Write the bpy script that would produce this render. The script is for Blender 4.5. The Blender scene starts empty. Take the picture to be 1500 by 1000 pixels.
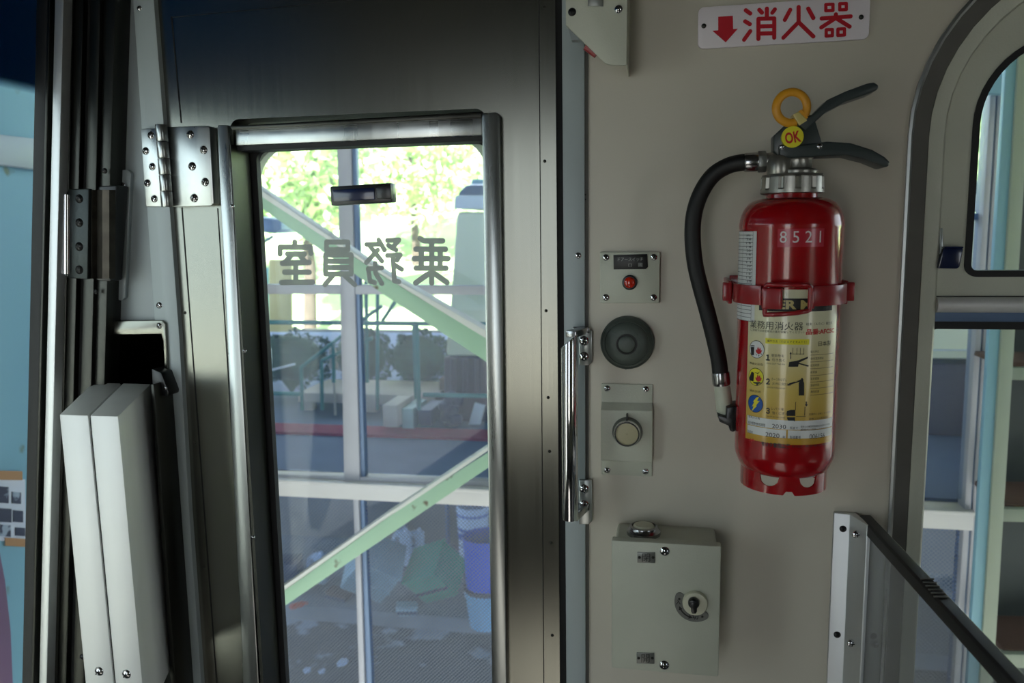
import bpy, bmesh, math, random
from mathutils import Vector, Matrix
random.seed(7)
S = bpy.context.scene
C = S.collection
# ------------------------------------------------------------------ camera model
W, H, F = 1500, 1000, 1170.0
Xa = Vector((6250, 70, -1170)).normalized()
Za = -Vector((125, 8500, 1170)).normalized()
Ya = Za.cross(Xa).normalized()
Xa = Ya.cross(Za).normalized()
CAM = Vector((0.0, -0.9, 1.35))
def ray(px, py):
    v = Vector((px - W / 2, py - H / 2, F))
    return Vector((v.dot(Xa), v.dot(Ya), v.dot(Za)))
def P(px, py, Y):                     # point on the plane y = Y
    d = ray(px, py); return CAM + d * ((Y - CAM.y) / d.y)
def PZ(px, py, z):                    # point on the plane z = z
    d = ray(px, py); return CAM + d * ((z - CAM.z) / d.z)
def PX(px, py, x):
    d = ray(px, py); return CAM + d * ((x - CAM.x) / d.x)
def depth(p):
    d = p - CAM
    return d.x * Xa.z + d.y * Ya.z + d.z * Za.z
def SZ(n, p): return n * depth(p) / F
cam_d = bpy.data.cameras.new('camera')
cam = bpy.data.objects.new('camera', cam_d); C.objects.link(cam)
cam_d.sensor_width = 36; cam_d.lens = F / W * 36; cam_d.clip_start = 0.01; cam_d.clip_end = 200
r_ = Vector((Xa.x, Ya.x, Za.x)); dn = Vector((Xa.y, Ya.y, Za.y)); fw = Vector((Xa.z, Ya.z, Za.z))
m = Matrix((( r_.x, -dn.x, -fw.x), (r_.y, -dn.y, -fw.y), (r_.z, -dn.z, -fw.z))).to_4x4()
cam.matrix_world = Matrix.Translation(CAM) @ m
cam_d.dof.use_dof = True; cam_d.dof.focus_distance = 0.86; cam_d.dof.aperture_fstop = 8.5
S.camera = cam
# ------------------------------------------------------------------ materials
def lin(c):
    return tuple(((x / 255) / 12.92 if x / 255 <= .04045 else (((x / 255) + .055) / 1.055) ** 2.4) for x in c)
def mat(name, col, rough=.5, metal=0., var=0., vscale=8., stretch=(1, 1, 1), rvar=0., bump=0., bscale=60., coat=0., col2=None, thr=None, aniso=0., spec=.5, trans=0.):
    M = bpy.data.materials.new(name); M.use_nodes = True
    nt = M.node_tree; N = nt.nodes; L = nt.links
    b = N['Principled BSDF']
    c = lin(col)
    b.inputs['Base Color'].default_value = (*c, 1)
    b.inputs['Roughness'].default_value = rough
    b.inputs['Metallic'].default_value = metal
    b.inputs['Coat Weight'].default_value = coat
    b.inputs['Coat Roughness'].default_value = .08
    b.inputs['Specular IOR Level'].default_value = spec
    b.inputs['Anisotropic'].default_value = aniso
    b.inputs['Transmission Weight'].default_value = trans
    tc = N.new('ShaderNodeTexCoord'); mp = N.new('ShaderNodeMapping')
    mp.inputs['Scale'].default_value = stretch
    L.new(tc.outputs['Object'], mp.inputs['Vector'])
    nz = N.new('ShaderNodeTexNoise'); nz.inputs['Scale'].default_value = vscale; nz.inputs['Detail'].default_value = 5
    L.new(mp.outputs[0], nz.inputs['Vector'])
    if var or col2:
        rp = N.new('ShaderNodeValToRGB')
        if col2:
            t = thr or .5
            rp.color_ramp.elements[0].position = t - .03; rp.color_ramp.elements[1].position = t + .03
            rp.color_ramp.elements[0].color = (*c, 1); rp.color_ramp.elements[1].color = (*lin(col2), 1)
        else:
            rp.color_ramp.elements[0].position = .3; rp.color_ramp.elements[1].position = .7
            rp.color_ramp.elements[0].color = (*[x * (1 - var) for x in c], 1)
            rp.color_ramp.elements[1].color = (*[min(1, x * (1 + var)) for x in c], 1)
        L.new(nz.outputs['Fac'], rp.inputs['Fac']); L.new(rp.outputs['Color'], b.inputs['Base Color'])
    if rvar:
        mr = N.new('ShaderNodeMapRange')
        mr.inputs['From Min'].default_value = .3; mr.inputs['From Max'].default_value = .7
        mr.inputs['To Min'].default_value = max(.02, rough - rvar); mr.inputs['To Max'].default_value = rough + rvar
        L.new(nz.outputs['Fac'], mr.inputs['Value']); L.new(mr.outputs[0], b.inputs['Roughness'])
    if bump:
        n2 = N.new('ShaderNodeTexNoise'); n2.inputs['Scale'].default_value = bscale; n2.inputs['Detail'].default_value = 3
        L.new(mp.outputs[0], n2.inputs['Vector'])
        bp = N.new('ShaderNodeBump'); bp.inputs['Strength'].default_value = bump; bp.inputs['Distance'].default_value = .002
        L.new(n2.outputs['Fac'], bp.inputs['Height']); L.new(bp.outputs[0], b.inputs['Normal'])
    return M
def glass(name, tint=(1, 1, 1), veil=.03, rough=.0, ior=1.28, wire=0., veilcol=(.8, .9, 1), band=None):
    M = bpy.data.materials.new(name); M.use_nodes = True
    nt = M.node_tree; N = nt.nodes; L = nt.links
    for n in list(N): N.remove(n)
    out = N.new('ShaderNodeOutputMaterial')
    tr = N.new('ShaderNodeBsdfTransparent'); tr.inputs[0].default_value = (*tint, 1)
    gl = N.new('ShaderNodeBsdfGlossy'); gl.inputs['Roughness'].default_value = rough
    fr = N.new('ShaderNodeFresnel')
    ge = N.new('ShaderNodeNewGeometry'); mi_ = N.new('ShaderNodeMath'); mi_.operation = 'MULTIPLY_ADD'
    mi_.inputs[1].default_value = 1 / ior - ior; mi_.inputs[2].default_value = ior       # the same reflectance at both faces of the sheet
    L.new(ge.outputs['Backfacing'], mi_.inputs[0]); L.new(mi_.outputs[0], fr.inputs['IOR'])
    mx = N.new('ShaderNodeMixShader')
    L.new(fr.outputs[0], mx.inputs[0]); L.new(tr.outputs[0], mx.inputs[1]); L.new(gl.outputs[0], mx.inputs[2])
    df = N.new('ShaderNodeBsdfTranslucent'); df.inputs[0].default_value = (*veilcol, 1)
    df2 = N.new('ShaderNodeBsdfDiffuse'); df2.inputs[0].default_value = (*veilcol, 1)
    ad = N.new('ShaderNodeMixShader'); ad.inputs[0].default_value = .5
    L.new(df.outputs[0], ad.inputs[1]); L.new(df2.outputs[0], ad.inputs[2])
    m2 = N.new('ShaderNodeMixShader'); m2.inputs[0].default_value = veil  # diffuse share; on the shed panes it paints in reflected sky haze
    L.new(mx.outputs[0], m2.inputs[1]); L.new(ad.outputs[0], m2.inputs[2])
    last = m2
    tc = N.new('ShaderNodeTexCoord')
    if wire:
        # two crossed families of fine wires cast inside the pane
        sep = N.new('ShaderNodeSeparateXYZ'); L.new(tc.outputs['Object'], sep.inputs[0])
        fac = None
        for sg in (1, -1):
            a = N.new('ShaderNodeMath'); a.operation = 'MULTIPLY_ADD'; a.inputs[1].default_value = sg
            L.new(sep.outputs['X'], a.inputs[0]); L.new(sep.outputs['Z'], a.inputs[2])
            b = N.new('ShaderNodeMath'); b.operation = 'MULTIPLY'; b.inputs[1].default_value = 1 / wire; L.new(a.outputs[0], b.inputs[0])
            f = N.new('ShaderNodeMath'); f.operation = 'FRACT'; L.new(b.outputs[0], f.inputs[0])
            g = N.new('ShaderNodeMath'); g.operation = 'LESS_THAN'; g.inputs[1].default_value = .16; L.new(f.outputs[0], g.inputs[0])
            if fac is None: fac = g
            else:
                h = N.new('ShaderNodeMath'); h.operation = 'MAXIMUM'; L.new(fac.outputs[0], h.inputs[0]); L.new(g.outputs[0], h.inputs[1]); fac = h
        wd = N.new('ShaderNodeBsdfDiffuse'); wd.inputs[0].default_value = (.3, .33, .36, 1)
        k = N.new('ShaderNodeMath'); k.operation = 'MULTIPLY'; k.inputs[1].default_value = .5; L.new(fac.outputs[0], k.inputs[0])
        m3 = N.new('ShaderNodeMixShader'); L.new(k.outputs[0], m3.inputs[0]); L.new(last.outputs[0], m3.inputs[1]); L.new(wd.outputs[0], m3.inputs[2])
        last = m3
    if band:      # (z0, z1, colour): a sun-shade film dyed into the upper part of the pane
        sep = N.new('ShaderNodeSeparateXYZ'); L.new(tc.outputs['Object'], sep.inputs[0])
        mr = N.new('ShaderNodeMapRange'); mr.inputs['From Min'].default_value = band[0]; mr.inputs['From Max'].default_value = band[1]
        L.new(sep.outputs['Z'], mr.inputs['Value'])
        mc = N.new('ShaderNodeMix'); mc.data_type = 'RGBA'
        mc.inputs[6].default_value = (*tint, 1); mc.inputs[7].default_value = (*band[2], 1)
        L.new(mr.outputs[0], mc.inputs[0]); L.new(mc.outputs[2], tr.inputs[0])
    L.new(last.outputs[0], out.inputs['Surface'])
    return M
M = {}
M['cream'] = mat('cream_wall_paint', (196, 190, 175), .38, var=.05, vscale=3, rvar=.06, bump=.04, bscale=300)
M['cream2'] = mat('cream_enamel', (190, 192, 176), .42, var=.03, vscale=20, bump=.12, bscale=500)
M['greypaint'] = mat('grey_white_paint', (146, 153, 154), .42, var=.04, vscale=6, bump=.04, bscale=300)
M['postpaint'] = mat('pale_grey_post_paint', (166, 175, 176), .4, var=.05, vscale=9, stretch=(1, 1, .3))
M['steel'] = mat('brushed_stainless', (128, 128, 119), .25, 1, var=.025, vscale=60, stretch=(6, 6, .04), rvar=.015, aniso=.4)
M['steel_l'] = mat('satin_stainless', (178, 182, 180), .3, 1, var=.08, vscale=12, stretch=(5, 5, .3), rvar=.06)
M['steel_d'] = mat('dark_stainless', (66, 66, 62), .36, 1, var=.15, vscale=9, stretch=(5, 5, .3), rvar=.08)
M['alu'] = mat('anodised_aluminium', (200, 202, 202), .42, .75, var=.03, vscale=12, stretch=(4, 4, .3))
M['alu_w'] = mat('satin_aluminium_bar', (222, 222, 220), .5, .35, var=.03, vscale=9, stretch=(4, 4, .3))
M['alu_s'] = mat('aluminium_bar_side', (120, 124, 126), .5, .5, var=.04, vscale=9)
M['chrome'] = mat('polished_chrome', (225, 225, 228), .08, 1)
M['wornface'] = mat('worn_dark_steel', (72, 68, 62), .45, 1, var=.3, vscale=60)
M['chrome_w'] = mat('worn_chrome', (170, 170, 172), .22, 1, var=.2, vscale=30)
M['black'] = mat('black_rubber', (14, 14, 15), .6, var=.2, vscale=40)
M['blackgloss'] = mat('black_plastic', (16, 17, 18), .3)
M['gap'] = mat('dark_recess', (10, 10, 10), .8)
M['greystrip'] = mat('grey_seal_strip', (88, 86, 80), .6, var=.1, vscale=30)
M['striker'] = mat('dark_striker_steel', (46, 52, 52), .4, .6, bump=.1, bscale=300)
M['greygreen'] = mat('grey_green_hammered', (74, 82, 76), .45, var=.08, vscale=60, bump=.15, bscale=400)
M['leaver'] = mat('dark_grey_lever_paint', (52, 60, 60), .35, var=.08, vscale=40)
M['red'] = mat('red_enamel', (158, 2, 14), .22, coat=.8, var=.03, vscale=15)
M['red2'] = mat('red_bracket_paint', (150, 22, 30), .32, coat=.4)
M['yellow'] = mat('amber_plastic', (226, 160, 40), .35, var=.1, vscale=40)
M['castalu'] = mat('cast_metal', (165, 163, 155), .35, .9, var=.12, vscale=60)
M['hose'] = mat('hose_rubber', (8, 8, 9), .55)
M['nozzle'] = mat('cream_nozzle_plastic', (196, 198, 178), .4)
M['white_lab'] = mat('white_label_paper', (222, 224, 222), .3)
M['white_sign'] = mat('white_sign_plate', (226, 218, 222), .35, var=.03, vscale=15)
M['signred'] = mat('sign_red_paint', (186, 12, 34), .4)
M['ink'] = mat('black_ink', (20, 20, 20), .4)
M['whiteink'] = mat('white_ink', (225, 215, 215), .4)
M['greyink'] = glass('grey_lettering_film', (.3, .3, .3), .95, veilcol=(.36, .36, .35), ior=1.01)
M['redink'] = mat('red_ink', (190, 20, 25), .4)
M['yellink'] = mat('yellow_ink', (228, 218, 40), .4)
M['blueink'] = mat('blue_ink', (18, 84, 168), .35)
M['goldink'] = mat('gold_ink', (206, 190, 120), .35)
M['greypl'] = mat('grey_nameplate', (120, 122, 118), .35, .6, var=.1, vscale=60)
M['redlens'] = mat('red_button_lens', (190, 40, 18), .15, coat=1)
M['ivory'] = mat('ivory_plastic', (206, 204, 180), .4)
M['beige'] = mat('ribbed_beige_lens', (170, 162, 130), .4)
M['navy'] = mat('navy_plastic', (18, 30, 66), .22, coat=.5)
M['palegreen'] = mat('pale_green_body_paint', (206, 216, 198), .5, var=.08, vscale=20)
M['brace'] = mat('chipped_green_steel_paint', (150, 186, 162), .5, vscale=14, col2=(92, 84, 70), thr=.68)
M['bracetop'] = mat('weathered_lilac_steel_paint', (204, 208, 206), .5, vscale=16, col2=(110, 96, 86), thr=.7)
M['cyanpaint'] = mat('chipped_pale_cyan_paint', (126, 172, 194), .5, vscale=9, col2=(112, 130, 110), thr=.68)
M['creamgreen'] = mat('chipped_cream_green_paint', (146, 158, 146), .5, vscale=12, col2=(110, 110, 90), thr=.7)
M['winalu'] = mat('weathered_window_aluminium', (168, 172, 184), .5, .15, var=.06, vscale=5)
M['winblue'] = mat('window_channel_grey', (96, 118, 150), .4, .3)
M['sill'] = mat('white_sill_board', (206, 208, 212), .55, var=.03, vscale=4)
M['deck'] = mat('blue_grey_deck', (92, 104, 132), .8, var=.15, vscale=3)
M['redcarpet'] = mat('red_carpet_strip', (150, 42, 66), .9, var=.12, vscale=10)
M['rail'] = mat('teal_rail_paint', (40, 116, 108), .45, var=.1, vscale=12)
M['beam'] = mat('pale_timber', (196, 182, 168), .7, var=.08, vscale=5)
M['concrete'] = mat('stained_concrete', (50, 54, 60), .85, vscale=3.2, col2=(150, 156, 160), thr=.585)
M['ledge'] = mat('ledge_concrete', (130, 130, 126), .85, var=.2, vscale=4)
M['shedwall'] = mat('dull_shed_wall', (120, 114, 106), .8, var=.12, vscale=2)
M['dimwall'] = mat('dim_grey_wall', (58, 66, 68), .7, var=.1, vscale=3)
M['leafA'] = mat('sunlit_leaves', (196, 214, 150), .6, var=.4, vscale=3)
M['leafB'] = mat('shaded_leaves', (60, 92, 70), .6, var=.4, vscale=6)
M['bark'] = mat('bark', (92, 76, 60), .9, var=.2, vscale=10)
M['grass'] = mat('grassy_slope', (176, 190, 130), .9, var=.3, vscale=.8)
M['carcream'] = mat('cream_carriage_paint', (246, 244, 204), .45, var=.02, vscale=4)
M['carbrown'] = mat('brown_carriage_paint', (74, 58, 66), .5, var=.1, vscale=6)
M['darkglass'] = mat('dark_window_glass', (70, 90, 120), .1)
M['bluepl'] = mat('blue_plastic', (14, 84, 210), .35)
M['whitepl'] = mat('white_plastic', (232, 236, 240), .4)
M['milk'] = mat('milky_plastic', (205, 218, 226), .4, var=.08, vscale=6)
M['greenpl'] = mat('green_plastic', (36, 164, 116), .45, var=.08, vscale=4)
M['palebin'] = mat('pale_blue_plastic', (150, 204, 218), .4)
M['palecase'] = mat('pale_grey_green_plastic', (164, 186, 180), .5, var=.1, vscale=5)
M['orange'] = mat('orange_plastic', (220, 84, 40), .4)
M['darkbox'] = mat('dark_blue_box', (36, 52, 80), .5, var=.2, vscale=5)
M['brownb'] = mat('brown_board', (96, 72, 62), .7, var=.1, vscale=5)
M['tape'] = mat('brown_packing_tape', (176, 130, 92), .5)
M['photo'] = mat('photo_prints', (60, 62, 84), .5, vscale=30, col2=(160, 170, 190), thr=.55)
M['paper'] = mat('paper_sheet', (214, 216, 232), .6)
M['purple'] = mat('dull_purple_paint', (120, 90, 120), .6, var=.1, vscale=6)
M['ceil'] = mat('cabin_ceiling_paint', (60, 58, 54), .6)
M['floor'] = mat('cabin_floor', (62, 62, 60), .7, var=.1, vscale=8)
M['interior'] = mat('cabin_wall_paint', (74, 72, 66), .6)
M['roofmat'] = mat('added_canopy_paint', (96, 98, 98), .7)
M['pane'] = glass('clear_pane', (.97, .99, .99), .005)
M['paneout'] = glass('hazy_pane', (.86, .92, 1.0), .05, veilcol=(.5, .66, 1))  # blue tint and pale veil paint in the reflected sky haze
M['wirepane'] = glass('wired_pane', (.68, .8, 1.0), .007, wire=.0135, veilcol=(.5, .68, 1))
M['wirepane_t'] = glass('fine_wired_pane', (.8, .88, .95), .05, wire=.0135, veilcol=(.6, .78, 1))
M['smoke'] = glass('smoked_partition', (.72, .74, .76), .12, veilcol=(.5, .5, .52))
# ------------------------------------------------------------------ mesh builder
class B:
    def __init__(s): s.v = []; s.f = []; s.mi = []
    def add(s, vs, fs, mi=0):
        o = len(s.v); s.v += [tuple(v) for v in vs]
        s.f += [tuple(i + o for i in f) for f in fs]; s.mi += [mi] * len(fs); return s
    def loft(s, loops, mi=0, cap=True, closed=True):
        n = len(loops[0]); vs = [p for l in loops for p in l]; fs = []
        for k in range(len(loops) - 1):
            for i in range(n if closed else n - 1):
                j = (i + 1) % n
                fs.append((k * n + i, k * n + j, (k + 1) * n + j, (k + 1) * n + i))
        if cap: fs += [tuple(range(n))[::-1], tuple(range((len(loops) - 1) * n, len(loops) * n))]
        return s.add(vs, fs, mi)
    def ring(s, loops, mi=0):          # loops closed onto the first: a frame section swept round
        n = len(loops[0]); vs = [p for l in loops for p in l]; fs = []; K = len(loops)
        for k in range(K):
            k2 = (k + 1) % K
            for i in range(n):
                j = (i + 1) % n; fs.append((k * n + i, k * n + j, k2 * n + j, k2 * n + i))
        return s.add(vs, fs, mi)
    def prism(s, xz, y0, y1, mi=0):
        return s.loft([[(x, y0, z) for x, z in xz], [(x, y1, z) for x, z in xz]], mi)
    def pp(s, px, y0, y1, mi=0):       # pixel outline set on the plane y0, extruded to y1
        return s.prism([(P(a, b, y0).x, P(a, b, y0).z) for a, b in px], y0, y1, mi)
    def box(s, c, d, rot=None, mi=0):
        vs = [Vector((x * d[0] / 2, y * d[1] / 2, z * d[2] / 2)) for x in (-1, 1) for y in (-1, 1) for z in (-1, 1)]
        if rot is not None: vs = [rot @ v for v in vs]
        vs = [v + Vector(c) for v in vs]
        return s.add(vs, [(0, 1, 3, 2), (4, 6, 7, 5), (0, 4, 5, 1), (2, 3, 7, 6), (0, 2, 6, 4), (1, 5, 7, 3)], mi)
    def lathe(s, prof, c=(0, 0, 0), seg=48, rot=None, mi=0, cap=True):   # prof (r, h) about z
        loops = []
        for r, h in prof:
            l = [Vector((r * math.cos(2 * math.pi * i / seg), r * math.sin(2 * math.pi * i / seg), h)) for i in range(seg)]
            if rot is not None: l = [rot @ q for q in l]
            loops.append([q + Vector(c) for q in l])
        return s.loft(loops, mi, cap)
    def tube(s, path, r, seg=16, mi=0, flat=1.0):
        path = [Vector(p) for p in path]; loops = []; up = None
        for i, p in enumerate(path):
            t = (path[min(i + 1, len(path) - 1)] - path[max(i - 1, 0)]).normalized()
            if up is None: up = Vector((0, 1, 0)) if abs(t.y) < .9 else Vector((1, 0, 0))
            u = t.cross(up).normalized(); w = u.cross(t).normalized(); up = w
            rr = r[i] if isinstance(r, (list, tuple)) else r
            loops.append([p + (u * math.cos(2 * math.pi * k / seg) + w * flat * math.sin(2 * math.pi * k / seg)) * rr for k in range(seg)])
        return s.loft(loops, mi)
    def build(s, name, mats, parent=None, bev=0., smooth=True, ang=38, origin=None, segs=2):
        me = bpy.data.meshes.new(name)
        og = Vector(origin) if origin is not None else Vector((0, 0, 0))
        me.from_pydata([tuple(Vector(v) - og) for v in s.v], [], s.f)
        for mm in (mats if isinstance(mats, (list, tuple)) else [mats]): me.materials.append(M[mm] if isinstance(mm, str) else mm)
        for p, i in zip(me.polygons, s.mi): p.material_index = i
        bm = bmesh.new(); bm.from_mesh(me)
        bmesh.ops.remove_doubles(bm, verts=bm.verts, dist=1e-6)
        bmesh.ops.recalc_face_normals(bm, faces=bm.faces)
        if bev:
            bm.normal_update()
            es = [e for e in bm.edges if len(e.link_faces) == 2 and e.calc_face_angle(0) > math.radians(35)]
            bmesh.ops.bevel(bm, geom=es, offset=bev, segments=segs, profile=.5, affect='EDGES', clamp_overlap=True)
        bm.to_mesh(me); bm.free()
        if smooth:
            me.shade_smooth(); me.set_sharp_from_angle(angle=math.radians(ang))
        o = bpy.data.objects.new(name, me); C.objects.link(o); o.location = og
        if parent is not None: adopt(o, parent)
        return o
def wm(o):
    return (wm(o.parent) @ o.matrix_parent_inverse if o.parent else Matrix()) @ Matrix.LocRotScale(o.location, o.rotation_euler, o.scale)
def adopt(o, parent):
    o.parent = parent; o.matrix_parent_inverse = wm(parent).inverted()
def tag(o, label=None, cat=None, group=None, kind=None):
    if label: o['label'] = label
    if cat: o['category'] = cat
    if group: o['group'] = group
    if kind: o['kind'] = kind
    return o
def thing(name, loc, label, cat, group=None):
    o = bpy.data.objects.new(name, None); C.objects.link(o); o.location = loc; o.empty_display_size = .02
    return tag(o, label, cat, group)
def struct(o, label=None): o['kind'] = 'structure'; o['label'] = label or o.name; return o
def rrect(x0, x1, z0, z1, r, y, n=10):
    if not isinstance(r, (tuple, list)): r = (r,) * 4      # corners: bl, br, tr, tl
    cs = [(x0 + r[0], z0 + r[0], 180, r[0]), (x1 - r[1], z0 + r[1], 270, r[1]), (x1 - r[2], z1 - r[2], 0, r[2]), (x0 + r[3], z1 - r[3], 90, r[3])]
    out = []
    for cx, cz, a, rr in cs:
        for i in range(n + 1):
            t = math.radians(a + 90 * i / n); out.append((cx + rr * math.cos(t), y, cz + rr * math.sin(t)))
    return out
FRONT = Matrix.Rotation(math.radians(90), 3, 'X')      # lathe z axis -> -y (faces the cabin)
# ---- screws: one shared mesh, countersunk dome, the slot's shade put in as dark cross bars
def make_screw_mesh():
    b = B(); b.lathe([(.02, .5), (.35, .46), (.7, .3), (.95, .08), (1, 0), (1, -.3)], seg=20, rot=FRONT)
    for a in (20, 110):
        R = Matrix.Rotation(math.radians(a), 3, 'Y')
        b.box((0, -.44, 0), (1.15, .2, .2), R, mi=1)
    o = b.build('screw', ['chrome', 'gap'], smooth=True, ang=50)
    me = o.data; bpy.data.objects.remove(o); return me
SCREW = make_screw_mesh()
SCREWD = SCREW.copy(); SCREWD.materials[0] = M['blackgloss']
def screw(parent, px, py, Y, rpx, me=None, name='screw'):
    p = P(px, py, Y); o = bpy.data.objects.new(name, me or SCREW); C.objects.link(o)
    o.location = p; s = SZ(rpx, p); o.scale = (s, s, s); o.rotation_euler.y = random.uniform(-.7, .7)
    if parent is not None: adopt(o, parent)
    return o
def rivet_mesh():
    b = B(); b.lathe([(.02, .5), (.5, .42), (.85, .2), (1, 0), (1, -.2)], seg=14, rot=FRONT)
    o = b.build('rivet', ['steel_d']); me = o.data; bpy.data.objects.remove(o); return me
RIVET = rivet_mesh()
# ---- lettering
def glyphs(s, bold=0.):
    cu = bpy.data.curves.new('t', 'FONT'); cu.body = s; cu.size = 1; cu.offset = bold; cu.resolution_u = 3
    o = bpy.data.objects.new('t', cu); C.objects.link(o)
    dg = bpy.context.evaluated_depsgraph_get()
    me = bpy.data.meshes.new_from_object(o.evaluated_get(dg))
    bm = bmesh.new(); bm.from_mesh(me)
    bpy.data.objects.remove(o); bpy.data.curves.remove(cu); bpy.data.meshes.remove(me)
    xs = [v.co.x for v in bm.verts]; ys = [v.co.y for v in bm.verts]
    if not xs: return bm
    x0, x1, y0, y1 = min(xs), max(xs), min(ys), max(ys)
    for v in bm.verts: v.co = ((v.co.x - x0) / (x1 - x0), (v.co.y - y0) / max(1e-6, y1 - y0), 0)
    return bm
def put(b, bm, fn, mi=0):
    bm.verts.ensure_lookup_table(); bm.verts.index_update()
    b.add([fn(v.co.x, v.co.y) for v in bm.verts], [tuple(v.index for v in f.verts) for f in bm.faces], mi); bm.free()
def text_plane(b, s, quad, Y, bold=0., mirror=False, mi=0, plane=None):   # quad: tl, tr, br, bl in pixels
    pl = plane or (lambda a, c: P(a, c, Y))
    tl, tr, br, bl = [pl(*q) for q in quad]
    def fn(u, v):
        if mirror: u = 1 - u
        return (bl * (1 - u) + br * u) * (1 - v) + (tl * (1 - u) + tr * u) * v
    put(b, glyphs(s, bold), fn, mi)
def qd(x0, y0, x1, y1): return [(x0, y0), (x1, y0), (x1, y1), (x0, y1)]
def stroke(b, pts, w, Y, closed=False):       # one round-ended brush stroke laid on the plane
    q = [P(x, y, Y) for x, y in pts]
    if closed: q.append(q[0])
    for i in range(len(q) - 1):
        a, c = q[i], q[i + 1]; r = SZ(w / 2, a); t = math.atan2(c.z - a.z, c.x - a.x)
        ring_ = [(a.x + r * math.cos(t + math.radians(g_)), Y, a.z + r * math.sin(t + math.radians(g_))) for g_ in range(90, 271, 15)] + \
                [(c.x + r * math.cos(t + math.radians(g_)), Y, c.z + r * math.sin(t + math.radians(g_))) for g_ in range(-90, 91, 15)]
        b.caps.append(ring_)
def strokes(b, L_, w, Y, f):
    # round-ended strokes welded into one outline, kept as a flat printed face
    b.caps = []
    for pts in L_:
        cl = pts[0] == 'c'; pts = pts[1:] if cl else pts
        stroke(b, [f(*p) for p in pts], w, Y, cl)
    obs = []
    for k in (0, 1):
        t = B()
        for i, c in enumerate(b.caps):
            if (i == 0) == (k == 0):
                e = 1e-6 * i
                t.loft([[(x, Y - e, z) for x, _, z in c], [(x, Y + .001 + e, z) for x, _, z in c]])
        obs.append(t.build('t', 'ink', smooth=False))
    md = obs[0].modifiers.new('u', 'BOOLEAN'); md.operation = 'UNION'; md.solver = 'EXACT'; md.use_self = True; md.object = obs[1]
    dg = bpy.context.evaluated_depsgraph_get(); me = bpy.data.meshes.new_from_object(obs[0].evaluated_get(dg))
    fs = [tuple(p.vertices) for p in me.polygons if p.normal.y < -.9]
    used = sorted({i for f_ in fs for i in f_}); ix = {v: i for i, v in enumerate(used)}
    b.add([(me.vertices[v].co.x, Y, me.vertices[v].co.z) for v in used], [tuple(ix[i] for i in f_) for f_ in fs])
    for o in obs: bpy.data.objects.remove(o)
    bpy.data.meshes.remove(me)
# ================================================================== CABIN SHELL
YW = 0.0
# big right-hand window, measured on the wall plane
wx = P(1310, 600, 0).x
def zr(px, py, Y=0.): return P(px, py, Y).z
WXR = wx + 1.15; WZB = zr(1310, 500) - .62
def ringpts(pxl, yref, rpx, Y, topy):
    x = P(pxl, yref, Y).x; p = P(pxl, yref, Y)
    z1 = P(pxl + 60, topy, Y).z; r = SZ(rpx, p)
    return x, z1, r
# outer edge of the window surround
oL, oT = wx, zr(1330, 200) + .190
oR = .19
def win_loop(inset, Y, r, zb=None, inset_r=None):
    return rrect(oL + inset, WXR - inset, (WZB + inset) if zb is None else zb, oT - inset, (min(r, .06), min(r, .06), r, r), Y, 12)
# white wall panel
wl = P(861, 500, 0).x; wr = WXR + .6
wall = B()
outer = rrect(wl, wr, .0, 2.35, .0005, 0, 12)
inner = win_loop(.004, 0, oR)
sh = lambda L, y: [(p[0], y, p[2]) for p in L]
wall.ring([outer, inner, sh(inner, .05), sh(outer, .05)])
wall_front = struct(wall.build('wall_front', 'cream', smooth=True), 'cream painted side wall panel behind the fire extinguisher')
# window_1: surround, seal strip, inner trim, sashes, panes
w1 = B()
w1.ring([win_loop(-.001, -.004, oR), win_loop(.0015, -.005, oR - .002), win_loop(.0035, -.004, oR - .0035), win_loop(.0035, .03, oR - .0035), win_loop(-.001, .0, oR)])
window_1 = struct(w1.build('window_1', 'steel_l'), 'rounded side window right of the fire extinguisher')
g = B(); g.ring([win_loop(.0034, -.003, oR - .0034), win_loop(.0195, -.001, oR - .018), win_loop(.0195, .035, oR - .018), win_loop(.0034, .035, oR - .0034)])
g.build('seal_strip', 'greystrip', window_1)
ci = P(1383, 240, .012).x - oL
g = B(); g.ring([win_loop(.0192, -.002, oR - .018), win_loop(.025, .001, oR - .023), win_loop(ci - .0045, .003, oR - .036), win_loop(ci - .002, .006, oR - .04), win_loop(ci - .002, .045, oR - .04), win_loop(.0192, .045, oR - .018)])
g.build('inner_trim', 'cream2', window_1)
# upper sash: cream frame with rounded glass
YS = .010
sx0 = oL + ci - .003; sx1 = WXR - ci + .003; st = oT - ci + .003; sb = P(1400, 433, YS).z
gx = P(1419, 300, YS).x; gt = P(1500, 76, YS).z + .018; gb = P(1440, 404, YS).z
rg = SZ(125, P(1420, 200, YS))
us = B()
so = lambda y: rrect(sx0, sx1, sb, st, (.002, .002, oR - .04, oR - .04), y, 12)
gi = lambda y, e=0.: rrect(gx + e, sx1 - (gx - sx0) - e, gb + e, gt - e, (.012 - min(e, .006), .012 - min(e, .006), rg - e, rg - e), y, 12)
us.ring([so(YS), gi(YS), gi(YS + .02), so(YS + .02)])
sash = us.build('upper_sash', 'cream2', window_1, bev=0)
g = B(); g.ring([gi(YS - .002, -.001), gi(YS - .002, .0055), gi(YS + .016, .0055), gi(YS + .016, -.001)]); g.build('glazing_gasket', 'black', sash)
g = B(); g.loft([gi(YS + .007, .005), gi(YS + .010, .005)]); g.build('glass_pane', 'pane', sash)
g = B()
for a in ((434.2, 437, .010), (441, 443, .012)): g.box(((sx0 + sx1) / 2, YS, P(1400, a[0], YS).z), (sx1 - sx0, .006, .0012))
g.build('rail_groove', 'gap', window_1)
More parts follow.
